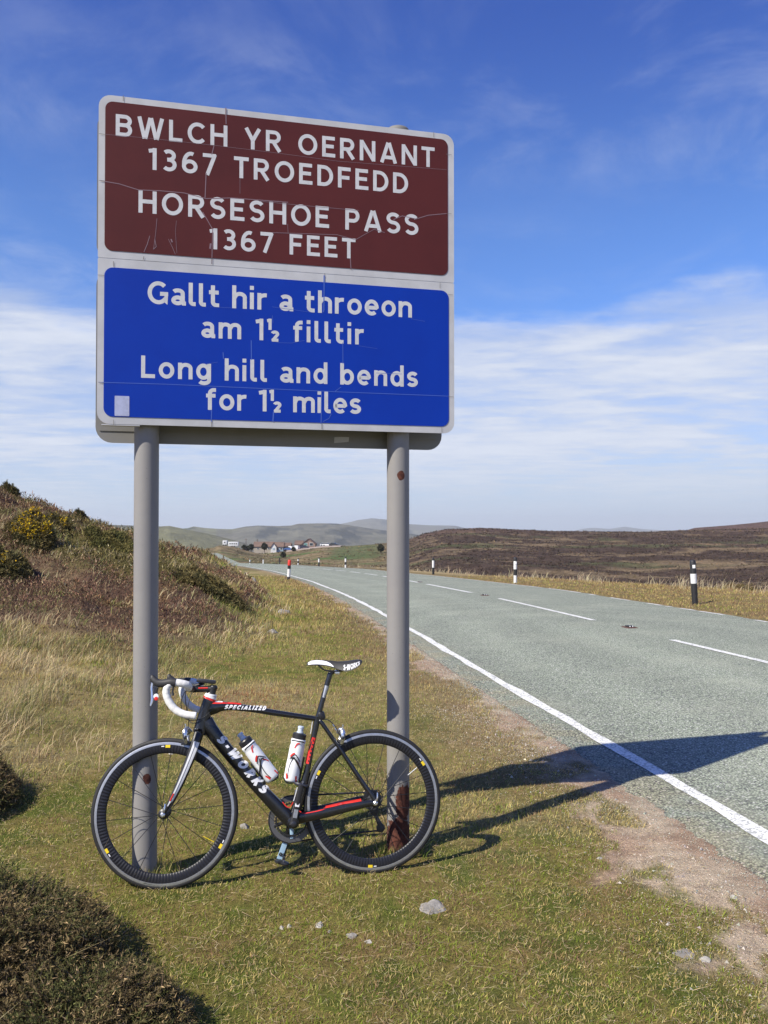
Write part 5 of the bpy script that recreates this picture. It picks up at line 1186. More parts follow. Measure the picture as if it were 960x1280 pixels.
o = marker_post(644, 724.6, 33, Bn, .90, 'black and white banded marker post, second from the right edge of the verge', 0, .066); mb = MB(); mb.box((0, -.068, .72), (.07, .012, .07)); mb.build('reflector', M['refl'], o)
marker_post(541.5, 717.8, 49, [(.42, 'postb'), (.86, 'postw'), (1.0, 'postb')], .92, 'marker post just right of the right sign pole, white upper half on black base', 0, .066)
marker_post(432, 709.2, 80, [(.27, 'postw'), (.55, 'postb'), (.90, 'postw'), (1, 'postb')], .93, 'small banded marker post left of the right sign pole, below the car park', 0, .08)
marker_post(398.7, 708, 92, [(.30, 'postb'), (.50, 'postb'), (.92, 'postw'), (1, 'postb')], .90, 'small marker post beyond the bend below the dark parked hatchback', 0, .085)
marker_post(372.8, 706.2, 108, [(.30, 'postw'), (.62, 'postb'), (.9, 'postw'), (1, 'postb')], .80, 'small marker post beyond the bend, right of the red-topped post', 0, .085)
marker_post(349.6, 704.6, 118, [(.6, 'postb'), (1, 'postb')], .82, 'all dark marker post on the far side of the bend', 0, .08)
marker_post(329.2, 704, 124, [(.18, 'postb'), (.45, 'postw'), (.9, 'postw'), (1, 'postb')], .84, 'far white marker post below the long cottage', 0, .085)
marker_post(312.5, 703.4, 130, [(.3, 'postw'), (.5, 'postb'), (.9, 'postw'), (1, 'postb')], .80, 'farthest marker post, at the tip of the heather bank', 0, .085)
marker_post(360.8, 725.4, 37.6, [(.18, 'postb'), (.58, 'postw'), (.76, 'postb'), (1.0, 'postr')], .86, 'red-topped white and black marker post leaning on the near inner verge', .05, .07)

# ------------------------------------------------------------------ road studs
M['iron'] = mat('rusty_cast_iron', (.10, .045, .03), .7, 0, .5, 60, .4, 90)
for px, py, lab in ((787, 787, 'nearest road stud between the two nearest centre dashes'), (606, 746, 'road stud between the second and third centre dashes'), (525, 728.7, 'farthest road stud, just right of the sign pole')):
    X, Y = ground_px(px, py); z = float(road_z(X, Y)); o = empty('road_stud', (X, Y, z), (0, 0, .22)); tag(o, lab, 'road stud', 'road studs on the centre line')
    mb = MB(); vs = [(-.10, -.13, -.005), (.10, -.13, -.005), (.10, .13, -.005), (-.10, .13, -.005), (-.075, -.09, .014), (.075, -.09, .014), (.075, .09, .014), (-.075, .09, .014)]; mb.add(vs, [(4, 5, 6, 7), (0, 1, 5, 4), (1, 2, 6, 5), (2, 3, 7, 6), (3, 0, 4, 7)]); mb.build('casting', M['iron'], o, smooth=False)
    mb = MB(); mb.box((0, 0, .022), (.10, .12, .022), None, .006); ins = mb.build('rubber_insert', M['dark'], o)
    for sx in (-.024, .024):
        for sy in (-.060, .060): mb = MB(); mb.lathe([(.004, -.004), (.011, 0), (.009, .004), (.002, .006)], 12, (sx, sy, .024), R=Matrix.Rotation(PI/2 if sy < 0 else -PI/2, 3, 'X')); mb.build('reflector', M['refl'], ins)

# ------------------------------------------------------------------ stones in the turf
M['stone'] = mat('lichen_grey_stone', (.30, .28, .255), .9, 0, .45, 18, .7, 50, .2, bdist=.01); M['stonew'] = mat('pale_quartz_stone', (.44, .41, .36), .8, 0, .4, 30, .5, 60, .3, bdist=.005)
def stone(px, py, w_, d_, h_, mt, lab, seed, up=.2):
    X, Y = ground_px(px, py); bm = bmesh.new(); bmesh.ops.create_icosphere(bm, subdivisions=4, radius=1); rr = random.Random(seed)
    pl = [(Vector((rr.uniform(-1, 1), rr.uniform(-1, 1), rr.uniform(-.3, 1))).normalized(), rr.uniform(.55, .85)) for _ in range(9)]
    V_ = np.array([v.co[:] for v in bm.verts]); nz = fbm(V_[:, 0]*2+seed, V_[:, 1]*2+V_[:, 2]*1.7, seed, 4)
    for v, k in zip(bm.verts, nz):
        for n_, d0 in pl:
            q = v.co.dot(n_)
            if q > d0: v.co -= n_*(q-d0)*.9
        v.co *= .85+.3*k; v.co = Vector((v.co.x*w_/2, v.co.y*d_/2, v.co.z*h_))
    me = bpy.data.meshes.new('stone'); bm.to_mesh(me); bm.free(); me.materials.append(mt); me.polygons.foreach_set('use_smooth', [True]*len(me.polygons))
    try: me.set_sharp_from_angle(angle=.5)
    except Exception: pass
    o = bpy.data.objects.new('stone', me); link(o); o.location = (X, Y, float(land(X, Y))-h_*.18); o.rotation_euler = (0, 0, rr.uniform(0, 6)); tag(o, lab, 'stone')
stone(541, 1137, .125, .13, .028, M['stone'], 'flat grey stone set in the turf below the rear wheel', 3)
stone(352, 1157, .030, .028, .016, M['stonew'], 'small white stone, leftmost of the row in the turf', 4)
stone(362, 1155, .032, .026, .017, M['stonew'], 'small pale stone next to the leftmost white one', 5)
stone(399, 1156, .052, .040, .020, M['stonew'], 'cream pebble in the middle of the row in front of the crank', 6)
stone(412, 1163, .026, .024, .012, M['stone'], 'tiny grey stone in the middle of the pebble row', 7)
stone(439, 1168, .066, .045, .018, M['stone'], 'broken grey stone towards the right of the pebble row', 8)
stone(460, 1177, .045, .036, .012, M['stonew'], 'tan pebble at the right end of the row', 9)
stone(305, 1035, .075, .07, .040, M['stone'], 'light grey stone standing between the two wheels', 10)
stone(357, 767, .35, .3, .16, M['stone'], 'pale rock lying at the foot of the heather bank', 12)
stone(341, 791, .22, .2, .08, M['stone'], 'small pale rock in the grass near the bank foot', 13)
stone(316, 730, .55, .5, .34, M['stone'], 'grey rock poking out of the tip of the bank', 14)
stone(308, 722, .45, .5, .30, M['stone'], 'upper grey rock at the tip of the bank', 15)
stone(856, 1193, .12, .10, .014, M['stone'], 'flat slate piece in the bare earth at lower right', 17)
stone(880, 1199, .055, .05, .012, M['stonew'], 'pale flat stone in the bare earth at lower right', 18)
stone(918, 1122, .040, .04, .014, M['stonew'], 'small pale stone on the dirt beside the tarmac', 19)
stone(749, 1071, .030, .03, .012, M['stonew'], 'small white stone on the bare shoulder', 20)
stone(215, 942, .07, .06, .035, M['stonew'], 'small white stone in the grass between the sign poles', 21)

# loose grit along the road edge and on the bare shoulder
def grit(n, fx, y0, y1, s0, s1, cols, nm, lab):
    Y = np.exp(RNG.uniform(math.log(y0), math.log(y1), n)); X = fx(Y, n); dl = fL(Y)-X
    Z = np.where((X > fL(Y)-.45), road_z(X, Y), land(X, Y))
    s = RNG.uniform(s0, s1, n)*np.clip(Y/6, .8, 1.5); V = []; base_v = np.array([[1, 0, 0], [-.5, .87, 0], [-.5, -.87, 0], [0.1, 0, .9]])
    a = RNG.uniform(0, 6.28, n); ca, sa = np.cos(a), np.sin(a)
    bv = base_v[None]*(1+RNG.normal(0, .25, (n, 4, 3)))*s[:, None, None]; x = bv[..., 0]*ca[:, None]-bv[..., 1]*sa[:, None]; y = bv[..., 0]*sa[:, None]+bv[..., 1]*ca[:, None]
    V = np.stack([x+X[:, None], y+Y[:, None], bv[..., 2]+Z[:, None]-.0005], -1).reshape(-1, 3); q = np.arange(n)[:, None]*4
    F = np.concatenate([q+np.array([[0, 1, 3]]), q+np.array([[1, 2, 3]]), q+np.array([[2, 0, 3]])], 0)
    c = np.array(cols)[RNG.integers(0, len(cols), n)]; c = np.clip(vary(c, n, .15), .02, .8); npmesh(nm, V, F, M['gritm'], col=np.repeat(c, 4, 0), kind='stuff')['label'] = lab
m = bpy.data.materials.new('grit_stone'); m.use_nodes = True; at = N(m.node_tree, 'ShaderNodeAttribute', attribute_name='col'); m.node_tree.links.new(at.outputs[0], m.node_tree.nodes['Principled BSDF'].inputs[0]); m.node_tree.nodes['Principled BSDF'].inputs['Roughness'].default_value = .9; M['gritm'] = m
GC = [(.30, .32, .27), (.25, .27, .23), (.38, .34, .27), (.13, .13, .12), (.44, .42, .36), (.20, .22, .19), (.34, .27, .2)]
grit(26000, lambda Y, n: fL(Y)-.40+RNG.normal(0, .16, n), 2.6, 22, .0018, .0045, GC, 'gravel', 'loose grey grit along the edge of the tarmac')
DC = [(.48, .38, .28), (.40, .29, .20), (.24, .17, .12), (.55, .50, .43), (.36, .33, .30), (.15, .13, .12)]
grit(260, lambda Y, n: fL(Y)-.42-np.abs(RNG.normal(0, .30, n)), 2.6, 7, .006, .014, [(.36, .33, .29), (.28, .27, .25), (.45, .40, .33)], 'gravel', 'larger loose stones on the shoulder')
grit(30000, lambda Y, n: fL(Y)-.50-np.abs(RNG.normal(0, .34, n)), 2.6, 8, .001, .0042, DC, 'gravel', 'crumbs of pink earth and small stones on the shoulder')
# dry litter lying in the turf: short broken stalks
X, Y = samp(42000, 1.9, 9); k = (X < fL(Y)-.5)&(masks(X, Y)[1] < .5); X, Y = X[k], Y[k]; n = len(X)
col = np.clip(vary(np.tile(C(.46, .36, .21), (n, 1)), n, .22), .02, .8)
a = RNG.uniform(0, 6.28, n); ln = RNG.uniform(.012, .05, n)*np.where(RNG.random(n) < .05, 2.5, 1); P = np.stack([X, Y, land(X, Y)+RNG.uniform(.006, .022, n)], -1); D_ = np.stack([np.cos(a)*ln, np.sin(a)*ln, RNG.normal(0, .008, n)], -1); W_ = np.stack([-np.sin(a), np.cos(a), a*0+.3], -1)*RNG.uniform(.0007, .0014, n)[:, None]*np.clip(Y/3.5, .8, 2.5)[:, None]
V = np.stack([P-W_, P+W_, P+D_], 1).reshape(-1, 3); npmesh('dry_stalks', V, np.arange(3*n).reshape(-1, 3), M['leaf'], col=np.repeat(col, 3, 0), kind='stuff')

# ------------------------------------------------------------------ bushes made of sprigs with needle leaves
def at_px(px, py):
    a = (px-480)/FPX; b = -(py-640)/FPX; cc, s_ = math.cos(PITCH), math.sin(PITCH); dy = cc-b*s_; t = np.linspace(2, 60, 6000); X = a/dy*t; Z = CAMH+(s_+b*cc)/dy*t
    k = np.argmax(Z < land(X, t)); return (float(X[k]), float(t[k])) if k else (float(a/dy*30), 30.)
def bush(name, c, rad3, nsp, nleaf, leaf, cols, lab, cat, dome=1.0, flowers=0, fcols=None, lsz=1., stemlen=.5, seed=0, group=None, up=.35, hollow=.35, lw=.26):
    rg = np.random.default_rng(seed+100); cx, cy = c; rx, ry, rz = rad3; gz = float(land(cx, cy))
    o = empty(name, (cx, cy, gz)); tag(o, lab, cat, group)
    u = rg.uniform(0, 2*PI, nsp); v = np.sqrt(rg.random(nsp)); bxy = np.stack([np.cos(u)*v*rx*.96, np.sin(u)*v*ry*.96], -1)
    lum = fbm(bxy[:, 0]/rx*2.3+seed, bxy[:, 1]/ry*2.3, 7+seed, 3)
    hz_ = rz*np.sqrt(np.clip(1-(v*.98)**2, 0.03, 1))**dome*(.62+.75*lum)
    z0 = land(cx+bxy[:, 0], cy+bxy[:, 1])-gz
    tipz = hz_*(1-hollow*rg.random(nsp)**1.6)*(1+.35*rg.random(nsp)**7); out = np.stack([np.cos(u)*v, np.sin(u)*v, np.full(nsp, up)+.5*(1-v)], -1); out /= np.linalg.norm(out, axis=1, keepdims=True)
    sl = rz*stemlen*rg.uniform(.5, 1.1, nsp); dr_ = out+rg.normal(0, .33, (nsp, 3)); dr_ /= np.linalg.norm(dr_, axis=1, keepdims=True); dr_[:, 2] = np.abs(dr_[:, 2])
    tip = np.stack([bxy[:, 0], bxy[:, 1], z0+tipz], -1); root = tip-dr_*sl[:, None]; root[:, 2] = np.maximum(root[:, 2], z0-.02)
    # stems
    wv = np.cross(dr_, rg.normal(0, 1, (nsp, 3))); wv /= np.linalg.norm(wv, axis=1, keepdims=True); sw = leaf*.10
    V = np.stack([root-wv*sw, root+wv*sw, tip], 1).reshape(-1, 3); sc_ = np.clip(vary(np.tile(C(.12, .085, .055), (nsp, 1)), nsp, .3), .01, .5)
    npmesh('stems', V, np.arange(3*nsp).reshape(-1, 3), M['twig'], parent=o, col=np.repeat(sc_, 3, 0))
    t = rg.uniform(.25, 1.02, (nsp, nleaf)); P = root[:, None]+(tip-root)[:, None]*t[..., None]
    ld = dr_[:, None]*.75+rg.normal(0, .75, (nsp, nleaf, 3)); ld /= np.linalg.norm(ld, axis=2, keepdims=True); lw_ = np.cross(ld, rg.normal(0, 1, (nsp, nleaf, 3))); lw_ /= np.linalg.norm(lw_, axis=2, keepdims=True)
    ll = leaf*rg.uniform(.6, 1.3, (nsp, nleaf))[..., None]
    V = np.stack([P-lw_*ll*lw/2, P+lw_*ll*lw/2, P+ld*ll], 2).reshape(-1, 3); n = nsp*nleaf
    pick = fbm(bxy[:, 0]/rx*3+9, bxy[:, 1]/ry*3, 31+seed, 3)+rg.normal(0, .12, nsp); cA = np.array(cols[0]); cB = np.array(cols[1]); lc = cA+(cB-cA)*sstep(pick, .38, .62)[:, None]
    lc = np.repeat(lc, nleaf, 0)
    if len(cols) > 2: mk = rg.random(n) < .10; lc[mk] = cols[2]
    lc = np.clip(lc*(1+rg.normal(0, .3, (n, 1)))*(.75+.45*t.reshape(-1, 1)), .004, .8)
    npmesh('foliage', V, np.arange(3*n).reshape(-1, 3), M['twig'], parent=o, col=np.repeat(lc, 3, 0))
    if flowers:
        k = rg.random(nsp) < flowers
        if fcols: k &= fcols(bxy/np.array([rx, ry]), tipz/rz)
        T_ = tip[k]; m_n = len(T_); q = 7; P = T_[:, None]+rg.normal(0, leaf*.55*lsz, (m_n, q, 3)); d1 = rg.normal(0, 1, (m_n, q, 3)); d2 = rg.normal(0, 1, (m_n, q, 3)); sz_ = leaf*.42*lsz
        V = np.stack([P+d1*sz_*.6, P+d2*sz_*.6, P-(d1+d2)*sz_*.4], 2).reshape(-1, 3); fc = np.clip(vary(np.tile(C(.80, .52, .015), (m_n*q, 1)), m_n*q, .12), .01, .9)
        npmesh('flowers', V, np.arange(len(V)).reshape(-1, 3), M['petal'], parent=o, col=np.repeat(fc, 3, 0))
    return o
HB = [(.085, .088, .028), (.135, .098, .045), (.36, .25, .13)]
bush('heather_bush', (-1.62, 3.10), (.72, .62, .36), 5200, 24, .017, HB, 'large dark heather bush in the lower left corner in front of the front wheel', 'bush', seed=1, stemlen=.42)
bush('heather_bush', (-.98, 2.72), (.40, .40, .22), 2600, 24, .015, HB, 'lower lobe of heather right of the large corner bush, brown and green', 'bush', seed=2, stemlen=.5)
bush('heather_bush', (-2.62, 5.02), (.50, .55, .30), 2600, 22, .020, HB, 'dark heather clump at the left edge level with the front wheel', 'bush', seed=3)
# long bleached stalks leaning out of the corner bush
n = 60; rg_ = np.random.default_rng(5); X = rg_.uniform(-2.1, -1.15, n); Y = rg_.uniform(2.5, 3.6, n)
blades('dry_stalks', X, Y, rg_.uniform(.28, .50, n), np.full(n, .0045), np.clip(vary(np.tile(C(.46, .36, .20), (n, 1)), n, .2), .02, .8), M['leaf'], lean=.8, wind=(.9, .3))
GB = [(.10, .092, .036), (.15, .12, .045), (.24, .18, .08)]
bush('gorse_bush', at_px(38, 674), (.44, .4, .38), 2600, 18, .06, GB, 'gorse bush with a ridge of bright yellow flowers near the left hilltop', 'bush', seed=5, flowers=.34, fcols=lambda p, z: (z > .72)&(fbm(p[:, 0]*2.2, p[:, 1]*2.2, 5, 2) > .42), lsz=.8, group='gorse bushes on the bank')
bush('gorse_bush', at_px(0, 716), (.50, .5, .30), 2000, 18, .055, GB, 'green gorse bush cut by the left edge below the yellow flowers', 'bush', seed=6, flowers=.01, group='gorse bushes on the bank')
bush('gorse_bush', at_px(76, 668), (.34, .34, .34), 1100, 16, .05, GB, 'small gorse bush with a few yellow flowers right of the larger one', 'bush', seed=7, flowers=.16, lsz=.8, fcols=lambda p, z: z > .7, group='gorse bushes on the bank')
bush('gorse_bush', at_px(103, 652), (.38, .4, .32), 900, 14, .07, [(.07, .07, .028), (.11, .09, .035)], 'dark rounded gorse bush standing on the skyline left of the pole', 'bush', seed=8, group='gorse bushes on the bank')
bush('gorse_bush', at_px(12, 619), (.35, .4, .36), 600, 14, .07, [(.07, .07, .028), (.11, .09, .035)], 'straggly dark gorse on the skyline at the left edge', 'bush', seed=9, group='gorse bushes on the bank')
bush('gorse_bush', at_px(258, 735), (.75, .6, .2), 1600, 16, .06, GB, 'olive green gorse bush on the bank between the two poles', 'bush', seed=10, group='gorse bushes on the bank')
bush('gorse_bush', at_px(142, 686), (.6, .5, .2), 1500, 14, .06, [(.13, .125, .04), (.18, .15, .05)], 'low yellow-green gorse patch left of the left pole', 'bush', seed=11, group='gorse bushes on the bank')
bush('gorse_bush', at_px(935, 727), (1.5, .6, .48), 2200, 14, .05, [(.22, .15, .06), (.15, .12, .045), (.4, .3, .15)], 'low brown scrub on the right verge behind the near marker post', 'bush', seed=12)

# ------------------------------------------------------------------ inn, cottages and cars across the valley
YV = 415.0
def vx(px, Y=YV): return (px-480)/FPX*Y
def vz(py, Y=YV): return CAMH+(660-py)/FPX*Y
M['wallb'] = mat('brown_rendered_wall', (.27, .185, .15), .9, 0, .2, .5); M['wallc'] = mat('cream_wall', (.34, .30, .25), .9, 0, .15, .5); M['wallw'] = mat('white_wall', (.55, .56, .57), .8)
M['walld'] = mat('dark_stone_wall', (.15, .115, .11), .9, 0, .2, .6); M['roofb'] = mat('brown_tile_roof', (.155, .10, .075), .85, 0, .25, .4); M['glass'] = mat('dark_window_glass', (.04, .05, .06), .15); M['gglass'] = mat('greenish_window', (.10, .22, .20), .2)
M['bluep2'] = mat('pale_blue_gable', (.26, .36, .46), .7); M['paving'] = mat('pinkish_car_park', (.46, .38, .35), .9, 0, .15, .3)
def house(px0, px1, pyg, h_wall, h_roof, depth, wall, roof, lab, ridge_along=True, wins=(), Y=YV, name='house', gable=None):
    x0, x1 = vx(px0, Y), vx(px1, Y); z = vz(pyg, Y); o = empty(name, ((x0+x1)/2, Y, z)); tag(o, lab, 'house'); wd = (x1-x0)/2; d = depth
    mb = MB()
    if ridge_along: mb.prism([(0, -1.5), (d, -1.5), (d, h_wall), (d/2, h_wall+h_roof), (0, h_wall)], -wd, wd, lambda a, b, c: (c, a, b))
    else: mb.prism([(-wd, -1.5), (wd, -1.5), (wd, h_wall), (0, h_wall+h_roof), (-wd, h_wall)], 0, d, lambda a, b, c: (a, c, b))
    mb.build('wall', M[wall], o, smooth=False)
    for s in (0, 1):
        mb = MB(); t = .18; ov = .4
        if ridge_along:
            ya, yb = ((-ov, d/2) if s == 0 else (d+ov, d/2)); za, zb = h_wall-ov*h_roof/(d/2)+.05, h_wall+h_roof+.08
            q = [(-wd-.3, ya, za), (wd+.3, ya, za), (wd+.3, yb, zb), (-wd-.3, yb, zb)]
        else:
            xa, xb = ((-wd-ov, 0) if s == 0 else (wd+ov, 0)); za, zb = h_wall-ov*h_roof/wd+.05, h_wall+h_roof+.08
            q = [(xa, -.4, za), (xa, d+.4, za), (xb, d+.4, zb), (xb, -.4, zb)]
        mb.add(q+[(a, b, c+t) for a, b, c in q], [(0, 1, 2, 3), (4, 5, 6, 7), (0, 1, 5, 4), (1, 2, 6, 5), (2, 3, 7, 6), (3, 0, 4, 7)]); mb.build('roof', M[roof], o, smooth=False)
    for (wx, wz, ww, wh, mt) in wins:
        mb = MB(); mb.box((wx, -.06, wz), (ww+.25, .12, wh+.25)); f = mb.build('window', M['wallw'], o, smooth=False); mb = MB(); mb.box((wx, -.13, wz), (ww, .04, wh)); mb.build('pane', M[mt], f, smooth=False)
    return o
hs = house(378, 394, 689.8, 3.9, 2.4, 9, 'wallb', 'roofb', 'tall brown inn with gable front and two upper windows above the car park', False, [(-1.5, 3.6, 1.5, 1.2, 'gglass'), (1.2, 3.7, 1.6, 1.2, 'glass'), (1.0, 1.3, .9, 1.4, 'bluep2'), (2.1, 1.3, .7, 1.4, 'wallw')])
house(368.5, 378.2, 689.8, 3.6, 1.6, 8, 'walld', 'roofb', 'dark lower wing of the inn on its left', True, [(.8, 1.6, .8, .9, 'glass')], Y=YV+1.5)
house(317, 341, 688.0, 1.9, 2.1, 7, 'wallc', 'roofb', 'long low cottage with cream wall and brown roof, left of the blue gable', True, [(-2.5, 1.0, .7, .8, 'glass'), (.5, 1.0, .7, .8, 'glass'), (2.8, 1.0, .7, .8, 'glass')], Y=YV+4, name='cottage')
house(340, 354, 688.0, 1.8, 2.0, 7, 'bluep2', 'roofb', 'low cottage with pale blue front joined to the cream one', True, [(0, .9, .8, .9, 'glass'), (1.8, .9, .8, .9, 'glass')], Y=YV+4, name='cottage')
house(338.5, 345.5, 688.0, 1.5, 2.0, 2, 'wallw', 'roofb', 'small white gabled porch on the cottage front', False, [(0, .8, .9, .8, 'bluep2')], Y=YV+2, name='porch')
house(352.5, 363, 688.6, 2.3, 1.5, 7, 'walld', 'roofb', 'dark outbuilding between the cottage and the parked cars', True, [], Y=YV+5, name='outbuilding')
for (a, b, lab) in ((278.8, 284.3, 'small white caravan at the left end of the hilltop'), (285.8, 298.5, 'long white caravan beside the smaller one')):
    Y = 372.; x0, x1 = vx(a, Y), vx(b, Y); z = float(land((x0+x1)/2, Y)); o = empty('caravan', ((x0+x1)/2, Y, z)); tag(o, lab, 'caravan', 'white caravans on the hilltop')
    mb = MB(); mb.box((0, 0, 1.35), (x1-x0, 2.2, 1.9), None, .15); mb.build('body', M['wallw'], o); n_w = 4 if b-a > 8 else 1
    for k in range(n_w): mb = MB(); mb.box(((k-(n_w-1)/2)*.9, -1.12, 1.5), (.55, .05, .45)); mb.build('window', M['glass'], o, smooth=False)
    for sx in (-1, 1): mb = MB(); mb.lathe([(.3, -.1), (.32, 0), (.3, .1)], 12, (sx*.5, -1.0, .3), axis='Y'); mb.build('wheel', M['dark'], o)
# terrace with the parked cars
X, Y = np.meshgrid(np.linspace(vx(366), vx(428, 405), 24), np.linspace(388, 412, 8)); 
def pav_z(X, Y): return np.maximum(land(X, Y)+.35, vz(693.6, 396)+(Y-396)*.022)
npmesh('car_park', np.stack([X, Y, pav_z(X, Y)], -1).reshape(-1, 3), np.array([(i*24+j, i*24+j+1, (i+1)*24+j+1, (i+1)*24+j) for i in range(7) for j in range(23)]), M['paving'], smooth=True, kind='structure')
mb = MB(); xs = np.linspace(vx(366), vx(428, 405), 24); zs = pav_z(xs, np.full(24, 388.)); mb.add([(x, 387.7, z_-2.5) for x, z_ in zip(xs, zs)]+[(x, 387.7, z_+.25) for x, z_ in zip(xs, zs)]+[(x, 388.05, z_+.25) for x, z_ in zip(xs, zs)]+[(x, 388.05, z_-2.5) for x, z_ in zip(xs, zs)], [(k*24+i, k*24+i+1, (k+1)*24+i+1, (k+1)*24+i) for k in range(3) for i in range(23)])
tag(mb.build('wall', M['paving'], smooth=False), 'low pinkish retaining wall along the front of the car park', 'wall')
def car(px, Y, colr, lab, rz=0., L_=4.2, van=False):
    x = vx(px, Y); z = float(pav_z(np.array([x]), np.array([Y]))[0]); o = empty('parked_car', (x, Y, z), (0, 0, rz)); tag(o, lab, 'car', 'cars parked in front of the inn')
    pm = mat('car_paint', colr, .3, 0, 0, 8, 0, 60, .5, .5); h = 1.95 if van else 1.0; l = L_/2
    prof = [(-l, .25), (l, .25), (l, .62), (l*.93, .80), (l*.5, .92), (-l*.85, .95), (-l, .80)] if not van else [(-l, .25), (l, .25), (l, .9), (l*.82, 1.15), (l*.6, 1.9), (-l, 1.95)]
    mb = MB(); mb.prism(prof, -.85, .85, lambda a, b, c: (a, c, b)); mb.build('body', pm, o, smooth=False)
    if not van:
        mb = MB(); mb.prism([(-l*.80, .94), (l*.48, .92), (l*.18, 1.40), (-l*.58, 1.42)], -.74, .74, lambda a, b, c: (a, c, b)); cb = mb.build('window', M['glass'], o, smooth=False)
        mb = MB(); mb.prism([(-l*.57, 1.425), (l*.17, 1.405), (l*.14, 1.47), (-l*.52, 1.49)], -.72, .72, lambda a, b, c: (a, c, b)); mb.build('roof', pm, o, smooth=False)
    else:
        mb = MB(); mb.box((l*.4, 0, 1.5), (.7, 1.74, .5)); mb.build('window', M['glass'], o, smooth=False)
    for sx in (-1, 1):
        for sy in (-1, 1): mb = MB(); mb.lathe([(.2, -.1), (.31, -.09), (.31, .09), (.2, .1)], 14, (sx*l*.62, sy*.80, .31), axis='Y'); mb.build('wheel', M['dark'], o)
car(361, 400, (.06, .13, .36), 'blue parked car nearest the cottage'); car(381, 400, (.015, .02, .05), 'dark blue parked car in front of the inn')
car(365, 408, (.7, .7, .7), 'white van parked behind the blue car', 1.2, 4, True); car(371.5, 408, (.7, .7, .7), 'white van parked against the dark wing of the inn', 1.4, 4, True)
car(405.5, 402, (.62, .64, .66), 'silver car parked right of the inn', .15); car(409, 397, (.7, .7, .7), 'white car parked next to the silver one', -.2); car(417.5, 394, (.03, .03, .035), 'black car at the right end of the car park', -.25, 4.4)
# trees and bushes near the buildings
def small_tree(px, pyg, Y, h, lab, seed, cols=((.035, .04, .02), (.06, .055, .03))):
    rg = np.random.default_rng(seed); x = vx(px, Y); z = float(land(x, Y)); z = max(z, vz(pyg, Y)); o = empty('tree', (x, Y, z)); tag(o, lab, 'tree')
    mb = MB(); mb.sweep([(0, 0, -.8), (.05, 0, h*.3), (-.05, .1, h*.7)], [.22, .15, .05], n=7, sub=2)
    for k in range(6): a = k*1.05; mb.sweep([(0, 0, h*(.25+.06*k)), (math.cos(a)*h*.2, math.sin(a)*h*.2, h*(.45+.06*k))], [.09, .03], n=5, sub=1)
    mb.build('trunk', M['walld'], o); n = 900; d = rg.normal(0, 1, (n, 3)); d /= np.linalg.norm(d, axis=1, keepdims=True); lum = .7+.6*fbm(d[:, 0]*2+seed, d[:, 1]*2+d[:, 2]*1.5, seed, 3); P = d*(rg.random(n)**.4*lum)[:, None]*np.array([h*.36, h*.36, h*.40])+np.array([0, 0, h*.58])
    a = rg.normal(0, .28, (n, 3)); b = rg.normal(0, .28, (n, 3)); V = np.stack([P+a, P+b, P-a-b], 1).reshape(-1, 3); c = np.array(cols[0])+(np.array(cols[1])-np.array(cols[0]))*rg.random(n)[:, None]; npmesh('crown', V, np.arange(3*n).reshape(-1, 3), M['twig'], parent=o, col=np.repeat(c, 3, 0))
small_tree(314, 688, 408, 2.9, 'round dark tree at the left end of the cream cottage', 1); small_tree(330.5, 688.5, 410, 3.7, 'dark tree standing in front of the cottage roof', 2); small_tree(309.5, 689, 405, 2.4, 'low dark bush left of the round tree', 3)
small_tree(305.5, 690, 380, 2.2, 'dark gorse bush on the rise right of the caravans', 4); small_tree(354, 697, 330, 1.9, 'dark low bush below the outbuilding', 6); small_tree(476, 690, 300, 2.4, 'lone dark bush in the pasture just left of the right pole', 7); small_tree(367, 694, 385, 1.6, 'small bush against the car park wall', 8)
for px, top, Y, lab in ((307.6, 673, 398, 'wooden telegraph pole left of the cottage'), (322, 674, 425, 'second telegraph pole behind the cream cottage')):
    x = vx(px, Y); z = float(land(x, Y)); zt = vz(top, Y); o = empty('telegraph_pole', (x, Y, z)); tag(o, lab, 'pole'); mb = MB(); mb.lathe([(.16, -.5), (.12, zt-z)], 10); mb.build('post', M['walld'], o); mb = MB(); mb.box((0, 0, zt-z-.4), (1.3, .1, .12)); mb.build('crossarm', M['walld'], o)
x = 2.2
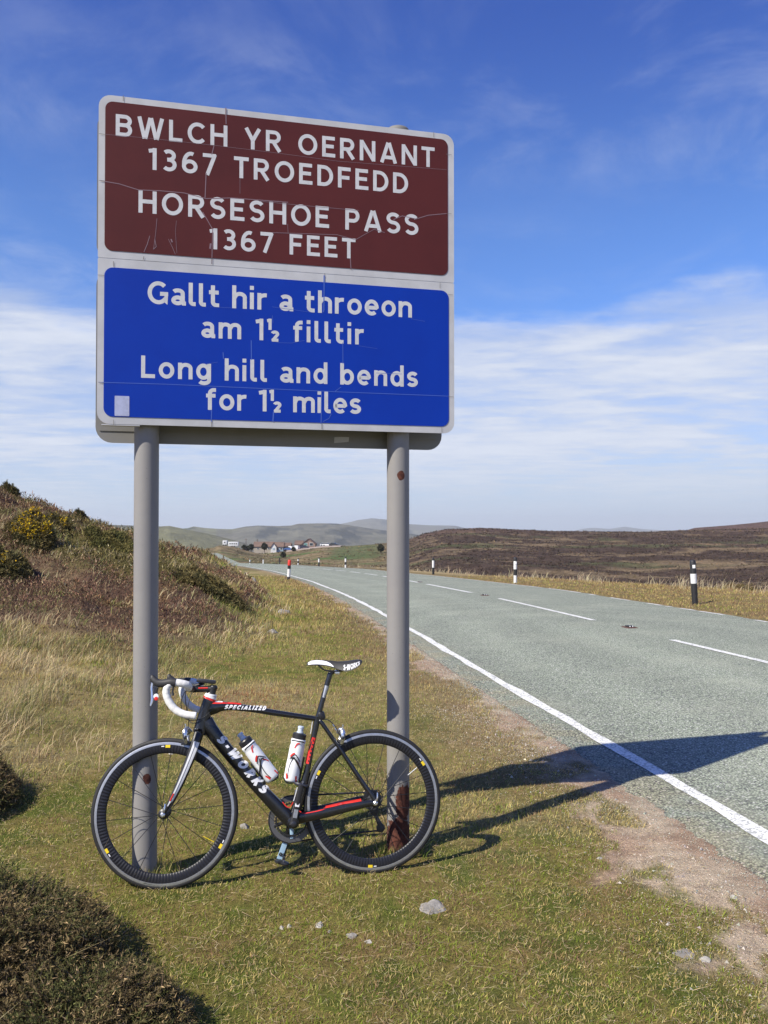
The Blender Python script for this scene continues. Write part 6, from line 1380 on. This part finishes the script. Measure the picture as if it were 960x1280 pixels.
# low scrub and tussocks over the middle distance and the moor
def tufts(n, y0, y1, colf, sz, nm, lab, xr_=None):
    Y = np.exp(RNG.uniform(math.log(y0), math.log(y1), n)); X = RNG.uniform(-.35, .60, n)*Y; k = (X > fR(Y)+np.interp(Y, [0, 18, 45, 90], [9, 8.5, 5, 3.5])); X, Y = X[k], Y[k]; c = colf(X, Y); k = RNG.random(len(X)) < c[1]; X, Y, c = X[k], Y[k], c[0][k]; n = len(X)
    q = 4; s = sz*(Y/60)**.75*RNG.uniform(.4, 1.2, n); P = np.stack([X, Y, land(X, Y)], -1)[:, None]+RNG.normal(0, 1, (n, q, 3))*s[:, None, None]*np.array([1.3, 1.3, .05]); D = RNG.normal(0, .5, (n, q, 3)); D[..., 2] = np.abs(D[..., 2])+.6; W = RNG.normal(0, 1, (n, q, 3)); W[..., 2] *= .2; ss = s[:, None, None]
    V = np.stack([P-W*ss*.38, P+W*ss*.38, P+D*ss*.62], 2).reshape(-1, 3); cc = np.repeat(np.clip(vary(c, n, .25), .01, .6), q*3, 0); npmesh(nm, V, np.arange(len(V)).reshape(-1, 3), M['twig'], col=cc, kind='stuff')['label'] = lab
def mcol(X, Y):
    m1 = fbm(X*.03, Y*.07, 81, 5, .6); m2 = fbm(X*.12, Y*.3, 83, 4, .6); t = sstep(m1*.55+m2*.45, .50, .60); px = 480+FPX*X/Y; tw = sstep(px, 440, 520)
    c = lerp(C(.068, .046, .034), C(.20, .145, .085), t); g = lerp(C(.26, .19, .10), C(.10, .07, .04), sstep(m2, .42, .5)); c = lerp(g, c, tw); return c, .15+.85*(1-t)*tw
tufts(90000, 22, 430, mcol, .15, 'moor_scrub', 'dark heather tufts and dead grass over the moor')

# ------------------------------------------------------------------ air
hz_m = bpy.data.materials.new('valley_haze'); hz_m.use_nodes = True; t_ = hz_m.node_tree; t_.nodes.clear(); o_ = N(t_, 'ShaderNodeOutputMaterial'); pv = N(t_, 'ShaderNodeVolumePrincipled'); pv.inputs['Density'].default_value = HAZE_D; pv.inputs['Color'].default_value = (.90, .95, 1, 1); pv.inputs['Anisotropy'].default_value = .1; t_.links.new(pv.outputs[0], o_.inputs['Volume'])
mb = MB(); mb.box((0, 0, (190-320)/2), (31400, 31400, 190+320)); hzo = mb.build('haze', hz_m, smooth=False); hzo['kind'] = 'stuff'
